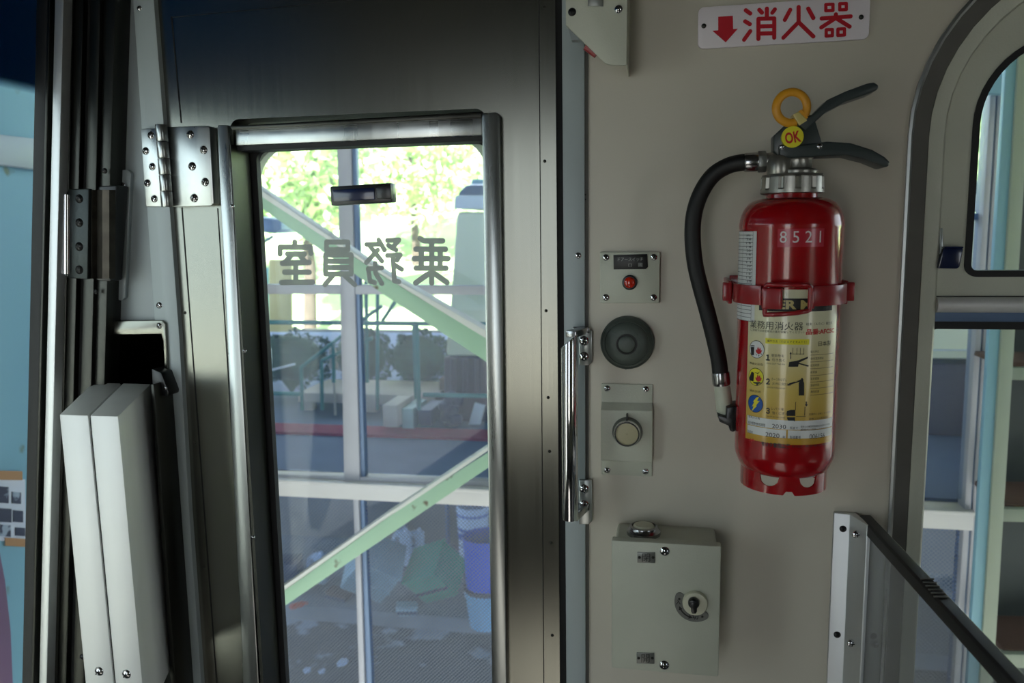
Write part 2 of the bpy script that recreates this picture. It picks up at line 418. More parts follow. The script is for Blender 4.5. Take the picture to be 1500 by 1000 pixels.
# round chrome meeting rail, grey rail, black gasket, lower pane
g = B(); zc = P(1430, 447, 0).z
g.tube([(P(1372, 447, 0).x + .001, .006, zc), (sx1, .006, zc)], .0082, 20); g.build('meeting_rail', 'alu_w', window_1)
g = B(); z0 = P(1400, 471, .012).z; z1 = P(1400, 438, .012).z
g.box(((sx0 + sx1) / 2, .020, (z0 + z1) / 2), (sx1 - sx0, .016, z1 - z0)); g.build('lower_rail', 'winblue', window_1, bev=.001)
zt = P(1400, 470, .014).z; ztg = P(1400, 482, .014).z
li = lambda y, e=0.: rrect(sx0 - .0 + e, sx1 - e, WZB + .05 + e, zt - e, .004, y, 4)
le = lambda y: rrect(sx0 + .002, sx1 - .002, WZB + .062, ztg, .004, y, 4)
g = B(); g.ring([li(.014, -.001), le(.014), le(.03), li(.03, -.001)]); g.build('lower_gasket', 'black', window_1)
g = B(); g.loft([li(.019, .001), li(.022, .001)]); g.build('lower_glass_pane', 'pane', window_1)
# sash catch
catch = thing('sash_catch', P(1393, 370, YS), 'small dark blue finger catch on the upper sash of the side window', 'window catch')
b = B(); b.pp([(1377, 334), (1381.5, 334), (1381.5, 380), (1377, 392)], YS - .006, YS + .001); b.build('catch_plate', ['steel_l'], catch, bev=.0006)
b = B(); b.pp([(1383, 361), (1412, 361), (1412, 364), (1383, 364)], YS - .013, YS + .001, 1)
b.pp([(1382, 364), (1411.5, 364), (1406, 391), (1402, 393.5), (1374.5, 393)], YS - .012, YS - .002, 0)
b.build('finger_tab', ['navy', 'blackgloss'], catch, bev=.0012)
# ------------------------------------------------------------------ door_1 (stainless crew door with window)
YD = .0
db = 1130
dx1t, dx1b = 813.5, 820
fx0 = P(353, 500, -.012).x; fx1 = P(705.5, 300, -.012).x
fzt = P(600, 203, .0).z
zb_d = .55
leaf = B()
lo = [P(224.5, -20, YD), P(242, 180, YD), P(268, 500, YD), P(281, 750, YD), P(299, db, YD)]
zlo, zhi = .1, 2.3
def xat(px, py, Y): return P(px, py, Y).x
# leaf outline (slightly tapering hinge edge, as measured)
xl_t = P(225, 0, YD); xl_b = P(298, 1000, YD)
def lx(z): return xl_t.x + (xl_b.x - xl_t.x) * (xl_t.z - z) / (xl_t.z - xl_b.z)
xr = P(816, 400, YD).x
out = rrect(0, 1, 0, 1, .0002, 0, 8)
def leafpt(u, z): return (lx(z) + (xr - lx(z)) * u, YD, z)
outerl = []
for p in out: outerl.append(leafpt(min(1, max(0, p[0])), zlo + (zhi - zlo) * min(1, max(0, p[2]))))
innerl = rrect(fx0 - .004, fx1 + .004, .35, fzt + .03, .012, YD, 8)
leaf.ring([outerl, innerl, sh(innerl, .034), sh(outerl, .034)])
door = struct(leaf.build('door_1', 'steel'), 'brushed stainless steel crew door with tall window')
# raised window frame bars
b = B(); b.pp([(318, 183), (333.5, 183), (386, 1130), (362, 1130), (332, 500)], -.012, .001); b.build('window_frame_left', 'steel_l', door, bev=.0015)
b = B(); b.pp([(705.5, 171), (706.5, 165.5), (727, 164), (732, 170), (744, 1130), (723, 1130)], -.012, .001); b.build('window_frame_right', 'steel_l', door, bev=.0015)
b = B(); b.pp([(345, 189.5), (706, 171), (706, 198), (345, 213)], -.004, .03)
b.build('window_frame_top', 'steel_l', door, bev=.0012)
b = B(); b.pp([(336, 184.5), (400, 181), (706, 163), (706, 172), (340, 190.5)], -.011, -.003); b.build('drip_edge', 'steel_d', door, bev=.001)
b = B(); b.box((fx0 - .001, .012, (.36 + fzt) / 2), (.004, .044, fzt - .36)); b.build('window_reveal', 'steel_d', door)
b = B(); b.pp([(345, 211), (706, 196), (706, 206), (345, 221)], .004, .032); b.build('shade_channel', 'black', door)
# outer skin round the opening, seen through the pane: rounded corners
ox0 = P(387, 514, .045).x; ox1 = P(713, 300, .045).x; ozt = P(600, 206, .045).z
sk_o = rrect(ox0 - .05, ox1 + .05, .3, ozt + .06, .01, .045, 10)
sk_i = rrect(ox0, ox1, .36, ozt, (.03, .03, .04, .048), .045, 10)
b = B(); b.ring([sk_o, sk_i, sh(sk_i, .06), sh(sk_o, .06)]); b.build('outer_skin', 'palegreen', door)
g = B()
kk = rrect(fx0 - .001, fx1 + .006, .34, fzt + .01, .006, .036, 6); kn = rrect(fx0 + .0085, fx1 - .004, .352, fzt - .004, .012, .036, 6)
g.ring([kk, kn, sh(kn, .046), sh(kk, .046)]); g.build('pane_gasket', 'black', door)
g = B(); g.box(((fx0 + fx1) / 2, .039, (.35 + fzt) / 2 + .002), (fx1 - fx0, .004, fzt - .35)); pane = g.build('glass_pane', 'pane', door)
# mirrored film lettering seen from behind
b = B()
fA = lambda x, y: (340 + x / 3.7025, 150 + y / 3.7025); fB = lambda x, y: (540 + x / 4.168, 200 + y / 4.168)
YI = .0365
strokes(b, [[(340, 757), (340, 780)], [(260, 822), (260, 785), (425, 785), (428, 818)], [(300, 822), (392, 822)], [(322, 826), (285, 868)], [(272, 872), (418, 868)], [(372, 835), (400, 868)],
            [(345, 875), (345, 970)], [(285, 920), (418, 920)], [(268, 976), (436, 974)]], 8, YI, fA)
strokes(b, [['c', (512, 757), (628, 757), (628, 798), (512, 798)], ['c', (507, 826), (646, 826), (646, 930), (507, 930)], [(507, 861), (646, 861)], [(507, 895), (646, 895)],
            [(545, 940), (503, 988)], [(612, 940), (665, 988)]], 7.6, YI, fA)
strokes(b, [[(795, 745), (826, 800)], [(730, 770), (800, 768)], [(745, 775), (812, 860)], [(790, 800), (728, 868)],
            [(738, 902), (812, 896)], [(738, 902), (748, 970), (775, 976)], [(776, 872), (778, 925), (812, 982)],
            [(842, 748), (905, 745), (868, 790)], [(848, 775), (888, 800)], [(842, 830), (912, 826), (895, 855)], [(872, 830), (880, 968), (905, 972)], [(880, 880), (920, 905)]], 7.2, YI, fA)
strokes(b, [[(314, 622), (338, 636), (452, 636)], [(288, 687), (468, 687)], [(278, 745), (484, 745)], [(290, 803), (472, 803)], [(385, 636), (385, 893)], [(322, 687), (322, 803)], [(437, 687), (437, 803)],
            [(365, 838), (287, 893)], [(405, 838), (478, 890)]], 8.2, YI, fB)
b.build('lettering', 'greyink', door, smooth=False)
# recessed pull on the pane
pull = B(); Yp = .02
pull.pp([(483, 273), (573, 267.5), (574.5, 296), (485, 301)], Yp, .037)
pl = pull.build('finger_pull', 'blackgloss', door, bev=.0015)
b = B(); b.pp([(487, 278), (548, 274.5), (549, 292), (488, 295.5)], Yp - .0012, Yp + .004); b.build('pull_recess', 'navy', pl, bev=.0008)
b = B(); b.pp([(551, 274), (572, 268.5), (573.5, 291), (552, 291)], Yp - .002, Yp + .004); b.build('pull_lip', 'blackgloss', pl, bev=.001)
# seams and rivets on the leaf
b = B()
for a in ([(250, 24), (252, 24), (266, 180), (264.5, 180)], [(265.5, 304), (267, 304), (281.5, 500), (280, 500)], [(280, 500), (281.5, 500), (318, 1000), (316.6, 1000)],
          [(250, 25), (375, 13), (790, -28), (790, -26.8), (375, 14.2), (250, 26)], [(788.5, -20), (789.7, -20), (797.5, 1050), (796.3, 1050)],
          [(318, 305), (319.2, 305), (366.5, 1050), (365, 1050)], [(733.2, 172), (734.3, 172), (745.5, 1050), (744, 1050)]):
    b.pp(a, -.0006, .001)
b.build('seam', 'gap', door, smooth=False)
for x, y in ((797, 10), (798, 236), (800, 455), (803, 582), (805, 661), (807, 795), (809, 930), (271, 458), (286, 648), (299, 830)):
    screw(door, x, y, YD, 2.4, RIVET, 'rivet')
for x, y in ((340, 302), (358, 514), (370, 787)):
    screw(door, x, y, -.012, 3.2)
# dark weather gap right of door, pale post
g = B(); g.pp([(813.5, -40), (823, -40), (830, 1060), (820, 1060)], .002, .03); struct(g.build('trim_1', 'gap'), 'dark rubber gap beside the door')
b = B(); b.pp([(822.5, -40), (856, -40), (858, 1060), (830, 1060)], -.005, .04)
post = struct(b.build('trim_2', 'postpaint', bev=.001), 'pale grey door post right of the crew door')
b = B(); b.pp([(856, -40), (861.5, -40), (862.5, 1060), (858, 1060)], -.002, .04); b.build('post_edge', 'greystrip', post)
screw(post, 847, 374, -.005, 5)
for y in (285, 292): screw(post, 857.5, y, -.003, 1.3, SCREWD)
# left hinge post, gap and grey panel
b = B(); b.pp([(192, -40), (222, -40), (239.5, 180), (263, 500), (277, 750), (299, 1060), (272, 1060), (250, 700), (243, 500), (226, 467), (215, 305), (207, 187)], -.008, .03)
hpost = struct(b.build('trim_3', 'postpaint', bev=.0012), 'pale grey hinge post left of the crew door')
screw(hpost, 204, 12, -.008, 4); screw(hpost, 233, 447, -.008, 5); screw(hpost, 261, 825, -.008, 4.2, SCREWD); screw(hpost, 245, 600, -.008, 4.5)
b = B(); b.pp([(220, -40), (227, -40), (245, 180), (269, 500), (283, 750), (303, 1060), (293, 1060), (275, 750), (261, 500), (238, 180)], .004, .03)
struct(b.build('trim_4', 'gap'), 'dark gap at the hinge side of the door')
b = B(); b.pp([(150, -40), (200, -40), (236, 476), (130, 476)], .0, .03)
lp = struct(b.build('wall_left_panel', 'greypaint'), 'grey painted panel left of the hinge post'); lp.name = 'wall_corner'
# pocket behind the folded bars
b = B()
def cav(px): return [(P(x, y, -.002).x, P(x, y, -.002).z) for x, y in px]
c4 = cav([(140, 474), (247, 474), (300, 1080), (100, 1080)])
f4 = [(x, -.002, z) for x, z in c4]; k4 = [(x * .98, .12, z) for x, z in c4]
b.add(f4 + k4, [(4, 5, 6, 7), (0, 1, 5, 4), (1, 2, 6, 5), (2, 3, 7, 6), (3, 0, 4, 7)])
struct(b.build('wall_pocket', 'steel_d', smooth=False), 'dark pocket in the wall behind the folded bars')
b = B()
fo = [P(x, y, -.006) for x, y in ((144, 469), (238, 469), (243, 474), (252, 700), (240, 700), (237, 620))]
b.pp([(142, 470), (237, 469), (242, 474), (245.5, 545), (241, 545), (239, 500), (236, 489), (150, 490), (150, 545), (143, 545)], -.012, .0)
pf = tag(b.build('pocket_frame', 'steel', bev=.0008), 'brushed steel frame round the dark wall pocket above folded bars', 'frame')
screw(pf, 150, 477, -.012, 4, SCREWD); screw(pf, 233, 477, -.012, 4.6)
# ------------------------------------------------------------------ left pillar: long sections of the windscreen surround
pillar = [
    # name, material, x at top, x at bottom (both edges), y front, y back
    ('gasket', 'black', (53, 70), (32, 49), -.050, .035),
    ('ridge', 'steel_d', (69.5, 73.5), (45.5, 49), -.056, -.03),
    ('groove', 'gap', (72, 82), (47, 59), -.040, .0),
    ('bright_bead', 'alu', (80, 93), (57, 68.5), -.054, -.01),
    ('channel', 'steel_d', (92, 107), (68, 84), -.040, .0),
    ('channel', 'steel_d', (106, 122), (83, 97), -.038, .0),
    ('channel', 'gap', (121, 133), (96, 108), -.030, .0),
    ('flange', 'steel_d', (132, 147), (107, 123), -.034, .0),
    ('flange', 'steel_d', (146, 169), (122, 140), -.028, .0),
]
pr = thing('windscreen_pillar', P(90, 1000, -.03), 'dark ribbed metal windscreen pillar at the far left beside the glass', 'pillar')
for nm, mt, t, bt, y0, y1 in pillar:
    ext = lambda q, y: q[0]
    k = .06
    b = B(); b.pp([(t[0] + (t[0] - bt[0]) * .04, -40), (t[1] + (t[1] - bt[1]) * .04, -40), (bt[1] - (t[1] - bt[1]) * .06, 1060), (bt[0] - (t[0] - bt[0]) * .06, 1060)], y0, y1)
    b.build(nm, mt, pr, bev=.0012)
for x, y in ((153, 250), (140, 427), (79, 831), (120, 962)): screw(pr, x, y, -.036, 4, SCREWD)
# backing plate and striker block
bp = tag(B().build('x', 'cream'), None) if False else None
b = B(); b.pp([(150, 252), (186, 248), (192, 254), (183, 436), (178, 440), (152, 437)], -.006, .001)
bp = tag(b.build('backing_plate', 'greypaint', bev=.001), 'pale grey backing plate with rounded corners beside the striker block', 'plate')
screw(bp, 180, 271, -.006, 4); screw(bp, 171, 418, -.006, 4)
st_ = thing('door_striker', P(130, 340, -.06), 'dark worn metal door striker block with chromed edge, on the left pillar', 'striker')
b = B(); b.pp([(98, 275), (171, 271), (162, 412), (98, 409)], -.030, -.008); b.build('block', 'blackgloss', st_, bev=.002)
b = B(); b.pp([(94, 277), (130, 276), (128, 409), (95, 407)], -.040, -.029); b.build('face_plate', 'striker', st_, bev=.002)
p0 = P(98, 281, -.040); p1 = P(98, 404, -.040)
b = B(); b.tube([p0, p0 * .97 + p1 * .03, p0 * .5 + p1 * .5, p0 * .03 + p1 * .97, p1], [.003, .0055, .0055, .0055, .003], 16); b.build('chrome_edge', 'chrome', st_)
b = B(); b.loft([[P(x, y, yy) for x, yy in ((130, -.030), (135, -.039), (142, -.034), (150, -.040), (160, -.038), (169, -.030))] for y in (278, 408)], cap=True)
b.build('worn_latch_face', 'wornface', st_)
for y in (291, 326, 361, 395): screw(st_, 116, y, -.040, 6.5, SCREWD)
# ------------------------------------------------------------------ butt hinge
hg = thing('butt_hinge', P(262, 300, -.01), 'brushed steel butt hinge with screws joining crew door to post', 'hinge')
b = B(); b.pp([(206, 189), (238, 187), (245, 302), (215, 303), (212, 300)], -.013, -.007); l1 = b.build('leaf_plate', 'steel_l', hg, bev=.0008)
b = B(); b.pp([(245, 186), (303, 184), (307, 187), (313, 298), (309, 301), (252, 303)], -.013, .001); l2 = b.build('leaf_plate', 'steel_l', hg, bev=.0008)
for x, y in ((221, 198), (213.5, 221), (223, 244), (216, 268), (226, 291)): screw(l1, x, y, -.013, 5.6)
for x, y in ((278.5, 197), (298, 219.5), (281.5, 243.5), (300.5, 266.5), (284.5, 290)): screw(l2, x, y, -.013, 6.4)
ys = [(182.5, 207), (207.6, 231.5), (232.2, 256), (256.6, 280), (280.6, 303)]
for i, (a, c) in enumerate(ys):
    pa = P(236 + (a - 182) * .075, a, -.019); pb = P(236 + (c - 182) * .075, c, -.019)
    b = B(); b.tube([pa, pb], .0068, 20); b.build('knuckle', 'steel_l', hg, bev=.0006)
# ------------------------------------------------------------------ folded twin bars
bars = thing('folded_seat_bars', P(170, 1000, -.1), 'pair of folded flat aluminium bars with pale fronts, left of the door', 'folding bars')
YF = -.13; YB = -.02
def bar(ftl, ftr, fbl, fbr, btl, btr, bbl, bbr):
    v = [P(*ftl, YF), P(*ftr, YF), P(*fbr, YF), P(*fbl, YF), P(*btl, YB), P(*btr, YB), P(*bbr, YB), P(*bbl, YB)]
    b = B(); b.add(v, [(0, 1, 2, 3)], 0); b.add(v, [(7, 6, 5, 4), (0, 4, 5, 1), (1, 5, 6, 2), (2, 6, 7, 3), (3, 7, 4, 0)], 0)
    return b.build('bar', 'alu_w', bars, bev=.0012)
b1 = bar((87, 607), (129, 608.5), (130, 1040), (169, 1040), (136, 560), (176, 561), (186, 1040), (222, 1040)) if False else None
def bar2(tl, tr, bl, br, tlb, trb):
    # front outline at YF leaning with the pillar, back outline higher (sloped cap)
    f = [P(*tl, YF), P(*tr, YF), P(*br, YF), P(*bl, YF)]
    k0, k1 = P(*tlb, YB), P(*trb, YB)
    dz = f[2] - f[1]; b0 = f[3] + (k0 - f[0]); b1_ = f[2] + (k1 - f[1])
    v = f + [k0, k1, b1_, b0]
    b = B(); b.add(v, [(0, 1, 2, 3), (7, 6, 5, 4), (0, 4, 5, 1), (1, 5, 6, 2), (2, 6, 7, 3), (3, 7, 4, 0)])
    return b.build('bar', 'alu_w', bars, bev=.0012)
ba = bar2((87, 607), (129, 608.5), (131, 1060), (172, 1060), (136, 560), (177, 561))
bb = bar2((132, 608.5), (173, 609.5), (175, 1060), (214, 1060), (180, 561), (221, 562))
b = B()
f = [P(*q, YF + .004) for q in ((129, 609), (132, 609), (175, 1060), (172, 1060))]; k = [P(*q, YB) for q in ((176, 562), (181, 562))]
v = f + [k[0], k[1], f[2] + (k[1] - f[1]), f[3] + (k[0] - f[0])]
b.add([q - Vector((0, 0, .003)) for q in v], [(0, 1, 2, 3), (0, 4, 5, 1), (4, 7, 6, 5)]); b.build('gap_strip', 'gap', bars)
for (x, y) in ((145, 983), (185, 987)):
    screw(bars, x, y, YF, 7.5, None, 'bolt')
b = B(); b.pp([(222, 540), (236, 546), (247, 575), (246, 580), (224, 580)], -.03, -.004); br_ = b.build('pivot_bracket', 'blackgloss', bars, bev=.001)
screw(bars, 242, 568, -.03, 3)
b = B(); b.pp([(221, 563), (225, 563), (262, 1060), (254, 1060)], -.045, .0); b.build('guide_channel', 'steel_d', bars, bev=.0006)
# ------------------------------------------------------------------ wall plates
cx = lambda px, py, Y: P(px, py, Y)
def disc(b, px, py, Y0, prof, mi=0, seg=40):    # prof: (radius px, mm out)
    p = P(px, py, Y0); s = SZ(1, p)
    b.lathe([(r * s, h / 1000) for r, h in prof], p, seg, FRONT, mi)
# door switch plate
sw = thing('door_switch_plate', P(922, 444, -.004), 'small cream switch plate with red button and black caption strip', 'switch plate')
b = B(); b.pp([(878.5, 369), (967, 369), (966, 444), (879, 444)], -.007, .0); b.build('plate', 'cream2', sw, bev=.0012)
b = B(); b.pp([(898.5, 373.5), (948, 372), (949, 391), (946, 394), (899, 394.5)], -.0082, -.0065); cap = b.build('caption_strip', 'ink', sw, bev=.0002)
b = B(); text_plane(b, 'ドアースイッチ', qd(905, 377, 942, 382.5), -.0084); text_plane(b, '口', qd(920.5, 386, 925.5, 390.5), -.0084); text_plane(b, '圖', qd(935, 385, 941, 390.5), -.0084)
b.build('lettering', 'greypl', cap, smooth=False)
b = B(); disc(b, 922.5, 413.5, -.007, [(11, 0), (11, 2.5), (10, 3), (8.3, 3), (8.3, 1)]); b.build('button_bezel', 'blackgloss', sw)
b = B(); disc(b, 922.5, 413.5, -.007, [(8.2, 0), (8.2, 3), (7.4, 4.2), (5, 5.2), (2, 5.7), (.1, 5.8)]); b.build('push_button', 'redlens', sw)
for x, y in ((887.5, 377), (958, 376.5), (887.5, 435.5), (957.5, 435.5)): screw(sw, x, y, -.007, 5.2)
# buzzer
bz = thing('buzzer', P(919, 500, -.01), 'round grey-green buzzer dome between two cream plates', 'buzzer')
b = B(); disc(b, 919, 501, 0, [(39, 0), (39, 5), (38, 7), (36.5, 8), (36, 7.4), (34.5, 9.5), (32, 12), (31.2, 11.4), (29, 13.5), (23, 16), (17, 17), (14.5, 17), (14.2, 15), (12.5, 15), (12.2, 17.5), (10, 18.6), (5, 19), (.1, 19.2)], seg=64)
b.build('dome', 'greygreen', bz)
b = B(); p9 = P(919, 501, 0); s9 = SZ(1, p9); b.lathe([(15 * s9, .0165), (15 * s9, .0178), (12.9 * s9, .0178), (12.9 * s9, .0165)], p9, 48, FRONT); b.build('ring_gasket', 'black', bz)
b = B(); b.pp([(915.5, 534), (918, 534), (918, 541), (915.5, 541)], -.004, 0); b.build('drain_mark', 'ink', bz)
# indicator plate
ip = thing('indicator_plate', P(919, 695, -.004), 'cream raised plate with a round ribbed lens, under the buzzer', 'indicator plate')
b = B()
za = [P(880, y, 0).z for y in (561, 588, 597, 670, 673, 694)]
xa, xb = P(881, 620, -.001).x, P(956, 620, -.001).x
prof = [(-.002, za[0]), (-.002, za[1]), (-.011, za[2]), (-.011, za[3]), (-.002, za[4]), (-.002, za[5])]
lf = [(xa, y, z) for y, z in prof] + [(xa, 0, za[5]), (xa, 0, za[0])]; rt = [(xb, p[1], p[2]) for p in lf]
b.loft([lf, rt]); b.build('plate', 'cream2', ip, bev=.0008)
b = B(); disc(b, 919, 632, -.011, [(22, 0), (22, 2), (20, 6), (17.5, 11), (16, 12)], seg=40); b.build('bezel', 'greypl', ip)
b = B(); disc(b, 918.5, 634.5, -.021, [(19.5, 0), (19.5, 3), (18.4, 4.4), (16.2, 4.4), (16.2, 2)], seg=40); b.build('lens_ring', 'chrome', ip)
b = B(); disc(b, 918.5, 634.5, -.021, [(16.1, 0), (16.1, 3)] + [(15 - i * 1.5, 3.2 + .35 * (i % 2) + i * .06) for i in range(10)] + [(.1, 3.6)], seg=40); b.build('lens', 'beige', ip)
b = B(); b.pp([(917.2, 607), (919.4, 607), (919.2, 619), (917.4, 619)], -.0185, -.0105); b.build('index_mark', 'ink', ip)
for x, y in ((889.5, 569), (946, 570), (889.5, 688.5), (945.5, 690.5)): screw(ip, x, y, -.002, 5)
# ------------------------------------------------------------------ control box
cb = thing('control_box', P(975, 985, -.03), 'cream metal switch box with key knob and two nameplates, low on wall', 'control box')
YC = -.064
xq0, xq1 = P(896, 850, YC).x, P(1055.5, 850, YC).x; zq1, zq0 = P(975, 795.5, YC).z, P(975, 985, YC).z
b = B(); b.prism([(xq0 + .003, zq0 + .004), (xq1 - .003, zq0 + .004), (xq1 - .003, zq1 - .003), (xq0 + .003, zq1 - .003)], YC + .012, 0); b.build('case', 'cream2', cb, bev=.004, segs=3)
b = B(); b.prism([(xq0, zq0), (xq1, zq0), (xq1, zq1), (xq0, zq1)], YC, YC + .013); lid = b.build('lid', 'cream2', cb, bev=.0016)
for x, y in ((974, 807.5), (973, 974)): screw(cb, x, y, YC, 7.6)
for nm, ch, q in (('nameplate', '閉', (933.5, 808.5, 959.5, 824)), ('nameplate', '開', (932.5, 956, 958.5, 971.5))):
    b = B(); b.pp([(q[0], q[1]), (q[2], q[1] + .6), (q[2], q[3] + .6), (q[0], q[3])], YC - .0012, YC + .001); npl = b.build(nm, 'greypl', cb, bev=.0003)
    b = B(); text_plane(b, ch, qd(q[0] + 7, q[1] + 2, q[0] + 19, q[3] - 1.5), YC - .0014, 0); b.build('lettering', 'ink', npl, smooth=False)
    for xx in (q[0] + 3, q[2] - 3): screw(npl, xx, (q[1] + q[3]) / 2, YC - .0012, 2.2, RIVET, 'rivet')
# knob scale (arc plate)
cen = P(1018, 882, YC); sc = SZ(1, cen)
b = B(); r0, r1 = 17 * sc, 29.5 * sc
arc = []
A0, A1 = 160, 305
outp = [(cen.x + r1 * math.cos(math.radians(a)), cen.z + r1 * math.sin(math.radians(a))) for a in range(A0, A1 + 1, 5)]
inp = [(cen.x + r0 * math.cos(math.radians(a)), cen.z + r0 * math.sin(math.radians(a))) for a in range(A1, A0 - 1, -5)]
rm = (r0 + r1) / 2; hw = (r1 - r0) / 2
def capp(a, sgn): return [(cen.x + rm * math.cos(math.radians(a)) + hw * math.cos(math.radians(a + sgn * t)), cen.z + rm * math.sin(math.radians(a)) + hw * math.sin(math.radians(a + sgn * t))) for t in range(20, 161, 20)]
b.prism(outp + capp(A1, 1) + inp + [(2 * (cen.x + rm * math.cos(math.radians(A0))) - x, 2 * (cen.z + rm * math.sin(math.radians(A0))) - z) for x, z in capp(A0, 1)], YC - .0012, YC + .001)
sp = b.build('scale_plate', 'greypl', cb)
b = B()
text_plane(b, '入', qd(991, 892, 998, 899) if False else qd(990, 878, 997, 885), YC - .0016, .02)
text_plane(b, '切', qd(1014, 898, 1023, 907), YC - .0016, .02)
rr0, rr1 = 22.3 * sc, 24.3 * sc
ap = [(cen.x + rr1 * math.cos(math.radians(a)), cen.z + rr1 * math.sin(math.radians(a))) for a in range(207, 254, 4)] + [(cen.x + rr0 * math.cos(math.radians(a)), cen.z + rr0 * math.sin(math.radians(a))) for a in range(251, 206, -4)]
b.add([(x, YC - .0016, z) for x, z in ap], [tuple(range(len(ap)))])
for a, s_ in ((203, -1), (256, 1)):
    t = math.radians(a); rc = 23.3 * sc; d = Vector((-math.sin(t), 0, math.cos(t))) * s_; n_ = Vector((math.cos(t), 0, math.sin(t)))
    c0 = Vector((cen.x, YC - .0016, cen.z)) + n_ * rc
    b.add([c0 + d * 3 * sc, c0 - d * 3 * sc + n_ * 3 * sc, c0 - d * 3 * sc - n_ * 3 * sc], [(0, 1, 2)])
b.build('lettering', 'ink', sp, smooth=False)
for a in (168, 297): screw(sp, 1018 + 23.5 * math.cos(math.radians(a)), 882 - 23.5 * math.sin(math.radians(a)), YC - .0012, 1.8, RIVET, 'rivet')
b = B(); disc(b, 1018, 881.5, YC, [(18, 0), (18, 4), (17, 5.5), (13, 6), (.1, 6)], seg=40); kb = b.build('knob_base', 'ivory', cb)
b = B(); disc(b, 1016, 881, YC - .006, [(8, 0), (8, 5), (6.5, 7), (.1, 7.4)], seg=24)
b.pp([(1011.5, 883), (1021.5, 883), (1021, 896), (1019, 899), (1014, 899), (1012.5, 896)], YC - .014, YC - .006); b.build('knob_pointer', 'blackgloss', kb, bev=.0006)
# conduit plug on the top
tp = PZ(943, 775, zq1); tp = Vector((tp.x, -.032, zq1 - .003)); s = .00078
b = B(); b.lathe([(24 * s, 0), (24 * s, .004), (21 * s, .006), (20 * s, .009), (17 * s, .010), (16 * s, .006)], tp, 24); b.build('plug_ring', 'chrome_w', cb)
b = B(); b.lathe([(15.5 * s, 0), (15.5 * s, .009), (13 * s, .011), (.0001, .0112)], tp, 24); b.build('plug_cap', 'ivory', cb)
# ------------------------------------------------------------------ grab handle
gh = thing('grab_handle', P(845, 625, -.03), 'polished chrome vertical grab handle on the post beside the door', 'handle')
YH = -.045
pt, pb_ = P(838, 492, YH), P(838, 764, YH)
ax_ = P(834.5, 640, YH).x; rr = SZ(12.2, pt)
b = B()
seg = 32; lt = []; lb = []
for i in range(seg):
    t = 2 * math.pi * i / seg; x, y = math.cos(t), math.sin(t)
    lt.append((ax_ + rr * x, YH + rr * y, P(834, 499, YH).z + rr * x * .9)); lb.append((ax_ + rr * x, YH + rr * y, P(834, 760, YH).z))
b.loft([lb, lt]); b.build('grip', 'chrome', gh, bev=.0006)
for (ya, yc, sgn) in ((484, 535, 0), (703, 768, 1)):
    b = B(); b.pp([(848, ya), (867, ya), (867.5, yc - 5), (862, yc), (848, yc)], -.009, -.004); mp_ = b.build('mount_plate', 'steel_l', gh, bev=.0012)
    zmid = P(840, (489 if not sgn else 757), YH).z
    b = B(); b.add([], [])
    ymm = 489 if not sgn else 757
    za_, zb_ = P(840, ymm - 5, YH).z, P(840, ymm + 5, YH).z
    x2 = P(864, ymm, -.007).x
    b.prism([(0, 0)] * 0 or [(ax_, za_), (x2, za_), (x2, zb_), (ax_, zb_)], -.012, -.006)
    b.loft([[(ax_ - .004, YH, za_), (ax_ + .008, YH - .004, za_), (x2, -.008, za_), (x2 - .012, -.008, za_)], [(ax_ - .004, YH, zb_), (ax_ + .008, YH - .004, zb_), (x2, -.008, zb_), (x2 - .012, -.008, zb_)]])
    b.build('arm', 'chrome_w', gh, bev=.001)
    for yy in ((499, 522) if not sgn else (716, 739)): screw(mp_, 855.5, yy, -.009, 7.4)
# ------------------------------------------------------------------ overhead latch cover
lc = thing('latch_cover', P(880, 90, -.03), 'cream angular metal cover with screws, cut off by the top of the picture', 'cover')
YL = -.062
b = B(); b.pp([(827, -60), (919, -60), (918.5, 95.5), (896, 95.5), (887, 93), (829, 37)], YL, YL + .003, 0)
b.pp([(917, -60), (919, -60), (918.5, 95.5), (916.5, 95.5)], YL, 0, 0)
b.pp([(827, -60), (829, -60), (831, 38), (829, 37)], YL, YL + .012, 0)
b.build('cover', 'cream2', lc, bev=.0008)
b = B(); b.pp([(831, 36), (853, 44), (854, 58), (837, 59)], YL + .02, YL + .03); b.build('inner_lug', 'greypaint', lc)
b = B(); b.pp([(850, -40), (915, -40), (915, 60), (862, 60), (850, 50)], -.03, -.006); b.build('inner_case', 'greypaint', lc)
b = B(); b.tube([P(858, 68, -.03), P(874, 80, -.03)], .004, 12); b.build('red_wire', 'red2', lc)
screw(lc, 838, 17.5, YL, 6, SCREWD); screw(lc, 906, 13, YL, 6.4)
b = B(); b.pp([(861, -14), (884, -14), (883.5, 9), (861, 9)], YL - .0012, YL + .001); b.build('nameplate', 'greypl', lc, bev=.0003)
# ------------------------------------------------------------------ extinguisher sign
sg = thing('extinguisher_sign', P(1148, 65, -.004), 'white plate with red down arrow and Japanese lettering above the extinguisher', 'sign')
YG = -.005
tl, tr_, br2, bl2 = P(1023, 11.5, YG), P(1275, -7, YG), P(1273, 57.5, YG), P(1022, 71, YG)
u = (tr_ - tl).normalized(); n1 = (br2 - bl2).normalized(); u = (u + n1).normalized(); w_ = Vector((-u.z, 0, u.x))
cc = (tl + tr_ + br2 + bl2) / 4; hw_ = ((tr_ - tl).length + (br2 - bl2).length) / 4; hh = ((tl - bl2).length + (tr_ - br2).length) / 4
rp = rrect(-hw_, hw_, -hh, hh, .006, 0, 6)
b = B(); b.loft([[cc + u * p[0] + w_ * p[2] + Vector((0, dy, 0)) for p in rp] for dy in (0, .004)]); b.build('plate', 'white_sign', sg, bev=.0005)
b = B(); YT = YG - .0004
def k(y, x): return y - (x - 1148) * 0
fS = lambda x, y: (1000 + x / 3.333, y / 3.333)
